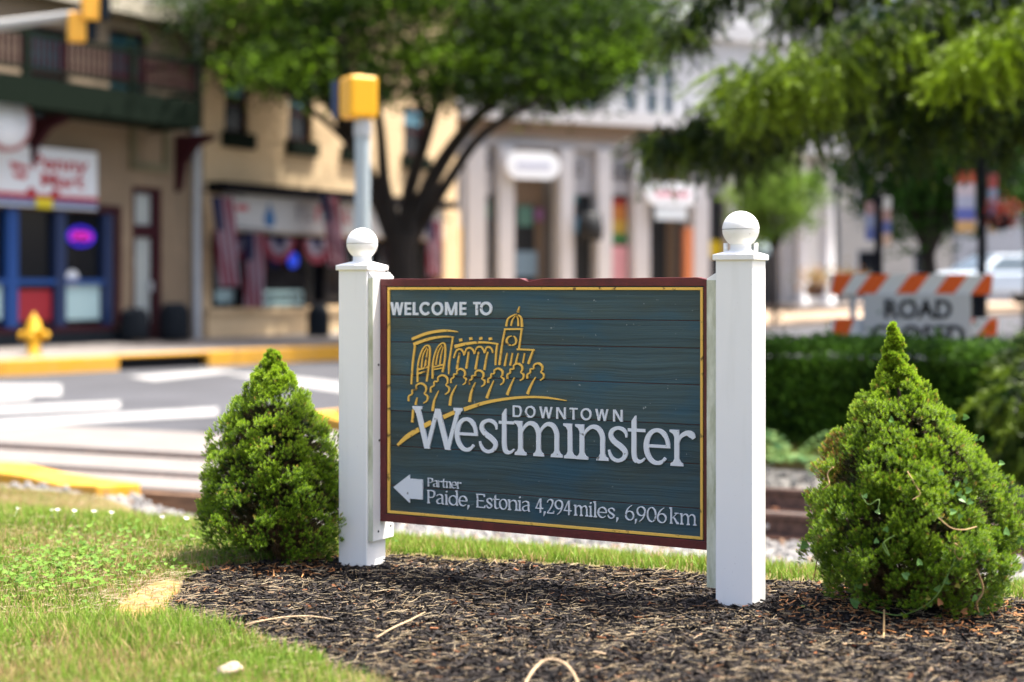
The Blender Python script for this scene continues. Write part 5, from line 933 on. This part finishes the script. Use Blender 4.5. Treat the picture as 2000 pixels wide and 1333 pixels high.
# --- mast arm with signals at the upper left
MAY = 22.; mp = PX(-160, 60, MAY); MA = thing('signal_mast_arm', 'grey signal mast arm with amber heads at the upper left corner', 'traffic signal', (mp.x, MAY, -.4)); M_arm = mat('galvanised_arm', (.36, .36, .35), .5)
q = lambda x, y: PX(x, y, MAY)-Vector((mp.x, MAY, -.4))
MB().tube([(0, 0, 0), q(-160, 70)], .14, 14).build('mast', M_arm, MA); MB().tube([q(-162, 66), q(0, 50), q(100, 36), q(185, 24)], [.10, .085, .07, .06], 12).build('arm', M_arm, MA)
for (x, y, lbl) in ((150, 54, 0), (176, 14, 1)):
    h_ = MB().box((0, 0, 0), (.25, .22, .42) if lbl == 0 else (.25, .22, .40)).build('signal_head', mat('amber_head', (.85, .42, .05), .45), MA, .03); h_.location = q(x, y); h_.rotation_euler.z = .4
    MB().box((.20, -.02, 0), (.14, .2, .34)).build('visor', M_char, h_)
# --- grey commercial block
Cb = thing('grey_commercial_block', 'pale grey shop row with white pilasters behind the sign', 'building', (C0.x, C0.y, -.2), math.atan2(DC.y, DC.x)); fc = Fac(C0, DC, -.2, Cb)
M_cg = mat('pale_grey_paint', (.36, .36, .375), .8, .06, 2.); M_cw = mat('white_paint_trim', (.54, .54, .55), .7, .05, 2.); M_warm = mat('warm_recess', (.20, .145, .10), .8); M_dim = mat('dark_display', (.022, .024, .026), .5, spec=.15)
c0, c1 = fc.t(893), fc.t(1650); zc = fc.z(978, 240)
def cz(y, x=1000): return fc.z(x, y)
zl0, zl1 = fc.z(1100, 252), fc.z(1100, 216)
up = [(fc.t(a), fc.t(b_), fc.z(1240, 222), fc.z(1240, 128)) for a, b_ in ((950, 985), (1000, 1030), (1100, 1130), (1145, 1172), (1222, 1246), (1262, 1286), (1296, 1318), (1400, 1425), (1440, 1465), (1520, 1545), (1560, 1590))]
wall(c0, c1, zl1, zl1+5.5, up).build('upper_wall', M_cw, Cb)
for U in up: window(fc, *U, Cb, M_cw, mat('sky_glass', (.03, .07, .10), .15, spec=.5), False, .12, .06)
for (dy, za, zb_) in ((.55, zl0+.12, zl1), (.28, zl0-.25, zl0+.119)): MB().bx(c0-.1, c1+.1, -dy, .3, za, zb_).build('cornice', M_cw if dy > .5 else M_warm, Cb)
zk = fc.z(1240, 66); MB().bx(c0-.1, c1, -.3, .0-.001, zk, zk+.45).build('cornice', M_cw, Cb)
MB().bx(c0, c1, .9, 8, -.3, zl1+5.4).build('core', mat('core_grey', (.20, .19, .18), .9), Cb)  # plain grey block filling the building behind its front
MB().bx(c0, c1, -.08, .25, fc.z(1100, 292), zl0-.251).build('frieze', M_cg, Cb)
zfr = fc.z(1100, 292)
for (a, b_) in ((893, 899), (907, 945), (970, 1000), (1090, 1116), (1163, 1190), (1234, 1264), (1350, 1380), (1422, 1450), (1520, 1545)): MB().bx(fc.t(a), fc.t(b_), -.16, .35, -.3, zfr-.001).build('pilaster', M_cw, Cb)
def infill(a, b_, y0, y1, m, dep=.3, name='infill'): q = fc.r(a, b_, y0, y1); return MB().bx(q[0]+.01, q[1]-.01, dep, dep+.08, q[2], q[3]).build(name, m, Cb)
for (a, b_) in ((945, 970), (1116, 1163), (1190, 1234), (1380, 1422)):
    infill(a, b_, 292, 380, M_cg, .12, 'transom_panel'); infill(a, b_, 380, 640, M_dim, .25, 'shop_pane')
for (a, b_) in ((1000, 1090), (1264, 1350), (1450, 1520)):
    infill(a, b_, 280, 640, M_warm, .85, 'recess_wall'); q = fc.r(a+26, b_-20, 400, 640); MB().bx(q[0], q[1], .78, .84, q[2], q[3]).build('shop_door', M_dim, Cb)
for (a, b_, y0, y1) in ((930, 962, 303, 330), (1120, 1138, 318, 345), (1192, 1232, 322, 350)): q = fc.r(a, b_, y0, y1); MB().bx(q[0], q[1], .08, .118, q[2], q[3]).build('vent_window', M_dim, Cb); MB().bx((q[0]+q[1])/2-.03, (q[0]+q[1])/2+.03, .06, .079, q[2], q[3]).bx(q[0], q[1], .062, .078, (q[2]+q[3])/2-.03, (q[2]+q[3])/2+.03).build('muntin', M_cg, Cb)
def pill(a, b_, y0, y1, tint, nm):
    q = fc.r(a, b_, y0, y1, .5); r_ = (q[3]-q[2])/2; P = [(q[1]-r_+r_*math.cos(t), q[2]+r_+r_*math.sin(t)) for t in np.linspace(-math.pi/2, math.pi/2, 9)]+[(q[0]+r_+r_*math.cos(t), q[2]+r_+r_*math.sin(t)) for t in np.linspace(math.pi/2, 3*math.pi/2, 9)]
    o = MB().prism(P, -.55, -.45).build('hanging_sign', M_wht, Cb); MB().bx(q[0]+r_*.8, q[1]-r_*.8, -.556, -.5505, q[2]+r_*.7, q[2]+r_*1.25).build('sign_mark', mat(nm, tint, .6), o); return o
pill(988, 1092, 297, 350, (.45, .48, .58), 'blue_grey_mark'); pill(1262, 1360, 357, 402, (.62, .34, .40), 'pink_mark')
q = fc.r(1280, 1340, 404, 430, .5); MB().bx(q[0], q[1], -.54, -.46, q[2], q[3]).build('hanging_sign', mat('pale_blue_tab', (.50, .56, .60), .6), Cb)
for (a, b_, y0, y1, c, nm) in ((1192, 1232, 388, 402, (.30, .04, .03), 'poster_red'), (1192, 1232, 402, 430, (.42, .16, .04), 'poster_orange'), (1192, 1232, 430, 455, (.42, .28, .05), 'poster_gold'), (1192, 1232, 455, 476, (.05, .16, .05), 'poster_green'), (1190, 1234, 480, 560, (.60, .30, .33), 'pink_panel'), (1380, 1420, 470, 502, (.55, .40, .01), 'yellow_banner'), (1030, 1075, 490, 540, (.20, .30, .38), 'blue_display'), (1120, 1140, 425, 455, (.06, .22, .36), 'blue_patch'), (935, 962, 395, 425, (.05, .25, .16), 'green_patch'), (932, 955, 420, 450, (.12, .20, .34), 'blue_patch2'), (1035, 1065, 400, 440, (.10, .22, .18), 'teal_display'), (1068, 1088, 405, 430, (.25, .12, .25), 'violet_display'), (1120, 1135, 375, 395, (.08, .25, .26), 'teal_patch')):
    q = fc.r(a, b_, y0, y1); dp_ = .74 if 1000 < (a+b_)/2 < 1090 else .2; MB().bx(q[0]+.02, q[1]-.02, dp_, dp_+.04, q[2], q[3]).build('window_display', mat(nm, c, .7), Cb)
q = fc.r(1140, 1163, 410, 470, .4); MB().lathe([(.0001, 0), (.32, 0), (.36, .3), (.30, .75), (.0001, .8)], 14, ((q[0]+q[1])/2, -.45, q[2])).build('dark_hanging_bag', M_dim, Cb)
for (x, c, nm) in ((880, (.50, .05, .05), 'red_wares'), (893, (.60, .35, .02), 'yellow_wares'), (1345, (.45, .15, .06), 'orange_wares')): q = fc.r(x-7, x+7, 445, 560, .9); MB().bx(q[0], q[1], -.95, -.75, q[2], q[3]).build('pavement_display', mat(nm, c, .7), Cb)
# --- white portico at the end of the block
Pc = Vector((9.0, 45.0, 0)); PT = thing('white_portico', 'white columned portico right of the right sign post', 'portico', (*Pc[:2], .3), math.atan2(DC.y, DC.x)); fp = Fac(Pc, DC, .3, PT)
for (x, hw) in ((1566, .17), (1613, .24)): uu = fp.t(x); zz = fp.z(1600, 306); MB().lathe([(hw*1.5, -.2), (hw*1.5, .18), (hw*1.1, .22), (hw, zz*.5), (hw*.88, zz-.15), (hw*1.3, zz)], 16, (uu, 0, 0)).build('column', M_cw, PT)
zz = fp.z(1590, 306); MB().bx(fp.t(1525), fp.t(1636), -.45, 1.6, zz+.002, zz+.42).bx(fp.t(1530), fp.t(1632), -.35, 1.5, zz+.421, zz+.6).build('entablature', M_cw, PT); MB().bx(fp.t(1600), fp.t(1640), .5, 2., -.2, zz).build('side_wall', M_cw, PT); MB().bx(fp.t(1500), fp.t(1640), -1.2, 1.6, -.6, .18).build('plinth', M_walk, PT)
for (x, c_, lb) in ((1592, (.45, .25, .10), 'terracotta planter of yellow flowers at the foot of the portico'), (1655, (.35, .16, .05), 'pot of orange and green flowers left of the barricade')):
    Yp = 40.; g = PX(x, 580, Yp); rt = thing('flower_planter', lb, 'planter', g); MB().lathe([(.0001, 0), (.2, 0), (.3, .32), (.0001, .32)], 12).build('pot', mat('dark_pot', (.10, .05, .035), .8), rt); N = 260; T = rng.normal(size=(N, 3))*np.array([.24, .24, .14])+np.array([0, 0, .48]); leaves('flowers', T, randdir(N), rng.uniform(.08, .14, N), (.10, .18, .03), c_, rng.random(N)*1.6, rt)['kind'] = 'stuff'
# --- far cream and white houses closing the street on the right
M_cream = mat('cream_render', (.55, .50, .43), .85, .1, .5)
for (lb, x0, x1, yt, Yd, m, nm) in (('cream shopfront building down the street behind the barricade', 1640, 1860, 180, 62, M_cream, 0), ('white building down the street at the right edge', 1865, 2150, 300, 66, M_cw, 1), ('tall pale building far behind the shade tree crowns', 1230, 1700, -150, 82, mat('far_white_wall', (.62, .63, .65), .85), 2)):
    g = PX(x0, 560, Yd); rt = thing('street_building', lb, 'building', (g.x, Yd, .1)); wd_ = (x1-x0)/F*Yd; hh = H+(HY-yt)/F*Yd-.1; ops = []
    nc = int(wd_/2.0); nr = int(hh/3.2)
    for i in range(nc):
        for j in range(nr): ops.append((wd_*(i+.3)/nc, wd_*(i+.7)/nc, .6+j*3.2 if j else .3, 2.4+j*3.2))
    wall(0, wd_, -.4, hh, ops, .25).build('wall', m, rt); MB().bx(0, wd_, .5, 8, -.4, hh-.1).build('core', M_dim, rt)
    for U in ops: window(None, *U, rt, M_cw, M_glass, True, .12, .08)
    MB().bx(-.2, wd_+.2, -.3, 8.2, hh, hh+.3).build('roof', mat('roof_grey', (.2, .2, .2), .8), rt)
# --- road closed barricade
BY = 13.9; g = PX(1788, 560, BY); BR = thing('road_closed_barricade', 'striped orange and white barricade with road closed sign behind the hedge', 'barricade', (g.x, BY, -.4), -.04); sB = BY/F; zB = lambda y: H+(HY-y)*sB+.4; xB = lambda x: (x-1788)*sB
M_or = mat('barricade_orange', (.68, .10, .008), .5); M_bw = mat('reflective_white', (.62, .63, .62), .5); M_bg = mat('sign_grey_white', (.46, .47, .47), .5)
def stripe_rail(y0, y1, x0, x1, st):
    z0, z1 = zB(y1), zB(y0); rl = MB().bx(xB(x0), xB(x1), -.02, .02, z0, z1).build('rail', M_bw, BR, .004)
    for (a, sl_) in st:
        P = [(xB(a), z0), (xB(a+38), z0), (xB(a+38+sl_), z1), (xB(a+sl_), z1)]; P = [(min(max(u, xB(x0)), xB(x1)), z) for u, z in P]; MB().prism(P, -.0235, -.0205).build('stripe', M_or, rl)
stripe_rail(536, 576, 1622, 1937, [(1612-8, 26), (1670, 30), (1747, 30), (1822, 30), (1893, 30)]); stripe_rail(622, 656, 1626, 1946, [(1618, 14), (1690, 25), (1770, 25), (1840, 25), (1905, 26)])
stripe_rail(708, 744, 1626, 1946, [(1618, 14), (1690, 25), (1770, 25), (1840, 25), (1905, 26)])
for x in (1668, 1905): MB().bx(xB(x)-.025, xB(x)+.025, .021, .07, .04, zB(540)).build('upright', M_char if x > 1800 else M_grey, BR); MB().bx(xB(x)-.03, xB(x)+.03, -.55, .65, 0, .045).build('foot', M_grey, BR)
sgn = MB().bx(xB(1685), xB(1893), -.05, -.03, zB(700), zB(574)).build('sign_board', M_bg, BR, .004)
text_obj('sign_lettering', 'ROAD', .235, M_blk, sgn, (xB(1790), -.053, zB(606)), bold=.006, width=xB(1855)-xB(1725)); text_obj('sign_lettering', 'CLOSED', .235, M_blk, sgn, (xB(1790), -.053, zB(656)), bold=.006, width=xB(1882)-xB(1700))
# --- parked cars at the far right
def car(label, x, y, Yd, rz, m):
    g = PX(x, y, Yd); rt = thing('parked_car', label, 'car', g, rz, 'cars parked down the street')
    MB().prism([(-2.2, .32), (-2.25, .62), (-2.05, .88), (-1.2, .95), (1.2, .98), (2.1, .92), (2.25, .68), (2.2, .32)], -.86, .86).build('body', m, rt, .09)
    V = [(-1.25, -.80, .96), (1.75, -.80, .97), (1.75, .80, .97), (-1.25, .80, .96), (-.45, -.62, 1.42), (1.05, -.62, 1.44), (1.05, .62, 1.44), (-.45, .62, 1.42)]
    MB().add(V, [(0, 1, 5, 4), (1, 2, 6, 5), (2, 3, 7, 6), (3, 0, 4, 7), (4, 5, 6, 7)]).build('cabin', m, rt, .05)
    gm = mat('car_glass', (.06, .09, .11), .05, spec=.9)
    MB().add([(-1.20, -.70, 1.0), (-1.20, .70, 1.0), (-.50, .58, 1.40), (-.50, -.58, 1.40)], [(0, 1, 2, 3)]).build('windscreen', gm, rt).location.x = -.03
    for sy in (-1, 1): MB().add([(-1.0, sy*.80, 1.0), (1.4, sy*.80, 1.0), (.95, sy*.655, 1.38), (-.45, sy*.655, 1.38)], [(0, 1, 2, 3)]).build('side_window', gm, rt).location.y = sy*.012
    for sx in (-1.38, 1.38):
        for sy in (-1, 1):
            wh = MB().lathe([(.0001, -.1), (.30, -.1), (.33, -.06), (.33, .06), (.30, .1), (.0001, .1)], 20).build('wheel', M_blk, rt); wh.location = (sx, sy*.80, .32); wh.rotation_euler = (math.pi/2, 0, 0)
            MB().lathe([(.0001, -.108), (.2, -.104), (.2, .104), (.0001, .108)], 16).build('rim', M_grey, wh)
    for sy in (-1, 1): MB().box((-2.2, sy*.62, .70), (.12, .34, .14)).build('headlight', mat('headlight', (.75, .78, .8), .1, spec=.8), rt, .03)
    MB().box((-2.24, 0, .56), (.05, .8, .16)).build('grille', M_blk, rt); return rt
M_carb = mat('silver_blue_paint', (.50, .58, .66), .25, spec=.6); M_carw = mat('white_car_paint', (.72, .75, .78), .25, spec=.6)
car('silver-blue car parked behind the right end of the barricade', 1952, 596, 44, .35, M_carb); car('white car further back at the right edge of the picture', 2040, 572, 52, .35, M_carw)
# --- street lamp with banners, hanging basket, second banner pole
def lamp(label, x, yt, Yd, bans, head=True):
    g = PX(x, 560, Yd); gz = float(z_road(g.x, Yd)); rt = thing('street_lamp', label, 'street lamp', (g.x, Yd, gz)); k = Yd/F; zt = H+(HY-yt)*k-gz
    MB().lathe([(.16, 0), (.16, .3), (.08, .5), (.06, zt-.2), (.09, zt-.1), (.05, zt)], 12).build('post', M_blk, rt)
    if head: MB().lathe([(.10, zt), (.20, zt+.22), (.17, zt+.55), (.05, zt+.62)], 12).build('lantern', mat('lantern_glass', (.85, .87, .85), .2, spec=.6), rt); MB().lathe([(.19, zt+.56), (.05, zt+.74), (.015, zt+.85)], 12).build('finial', mat('pale_finial', (.7, .72, .7), .4), rt)
    for (x0, x1, y0, y1, cols) in bans:
        n = len(cols); u0_, u1_ = (x0-x)*k, (x1-x)*k; bn = MB().tube([(0, 0, H+(HY-y0)*k-gz+.03), (u0_ if abs(u0_) > abs(u1_) else u1_, 0, H+(HY-y0)*k-gz+.03)], .015, 6).build('banner_arm', M_blk, rt)
        for i, c in enumerate(cols): za = H+(HY-(y0+(y1-y0)*i/n))*k-gz; zb_ = H+(HY-(y0+(y1-y0)*(i+1)/n))*k-gz; MB().bx(u0_, u1_, -.012, .012, zb_, za).build('banner_band', mat('banner_%d_%d_%d' % tuple(int(v*100) for v in c), c, .7), bn)
    return rt
cb4 = [(.50, .09, .04), (.55, .45, .45), (.40, .40, .48), (.12, .14, .38), (.62, .36, .14)]
lamp('black street lamp with red, white and blue banners at the right edge', 1918, 228, 23.5, [(1868, 1904, 335, 455, cb4), (1930, 1948, 340, 455, [(.3, .06, .05), (.2, .25, .32), (.06, .14, .24), (.55, .36, .18)])])
lamp('black lamp post with faded blue and tan banners above the barricade left end', 1716, 380, 24.0, [(1690, 1712, 395, 470, [(.30, .18, .16), (.22, .24, .32), (.10, .12, .26)]), (1720, 1740, 385, 480, [(.55, .52, .45), (.34, .2, .16), (.10, .12, .26), (.55, .36, .24)])], False)
g = PX(1956, 425, 23.5); hb = thing('hanging_basket', 'dark red hanging flower basket beside the bannered lamp', 'hanging basket', g); MB().lathe([(.0001, -.2), (.16, -.15), (.22, .02), (.0001, .02)], 12).build('bowl', M_blk, hb); N = 240; T = rng.normal(size=(N, 3))*np.array([.16, .16, .1])+np.array([0, 0, .08]); leaves('flowers', T, randdir(N), rng.uniform(.06, .1, N), (.14, .02, .015), (.30, .05, .03), rng.random(N), hb)['kind'] = 'stuff'; MB().tube([(0, 0, .05), (0, 0, .6), (-.28, 0, .62)], .012, 6).build('hanger', M_blk, hb)
g = PX(1480, 488, 38); o = MB().lathe([(.0001, 0), (.30, 0), (.30, .03), (.0001, .03)], 20).build('round_sign', mat('pale_disc', (.55, .66, .70), .5)); o.location = g; o.rotation_euler = (math.pi/2, 0, 0); tag(o, 'pale round sign just right of the right post cap', 'sign');
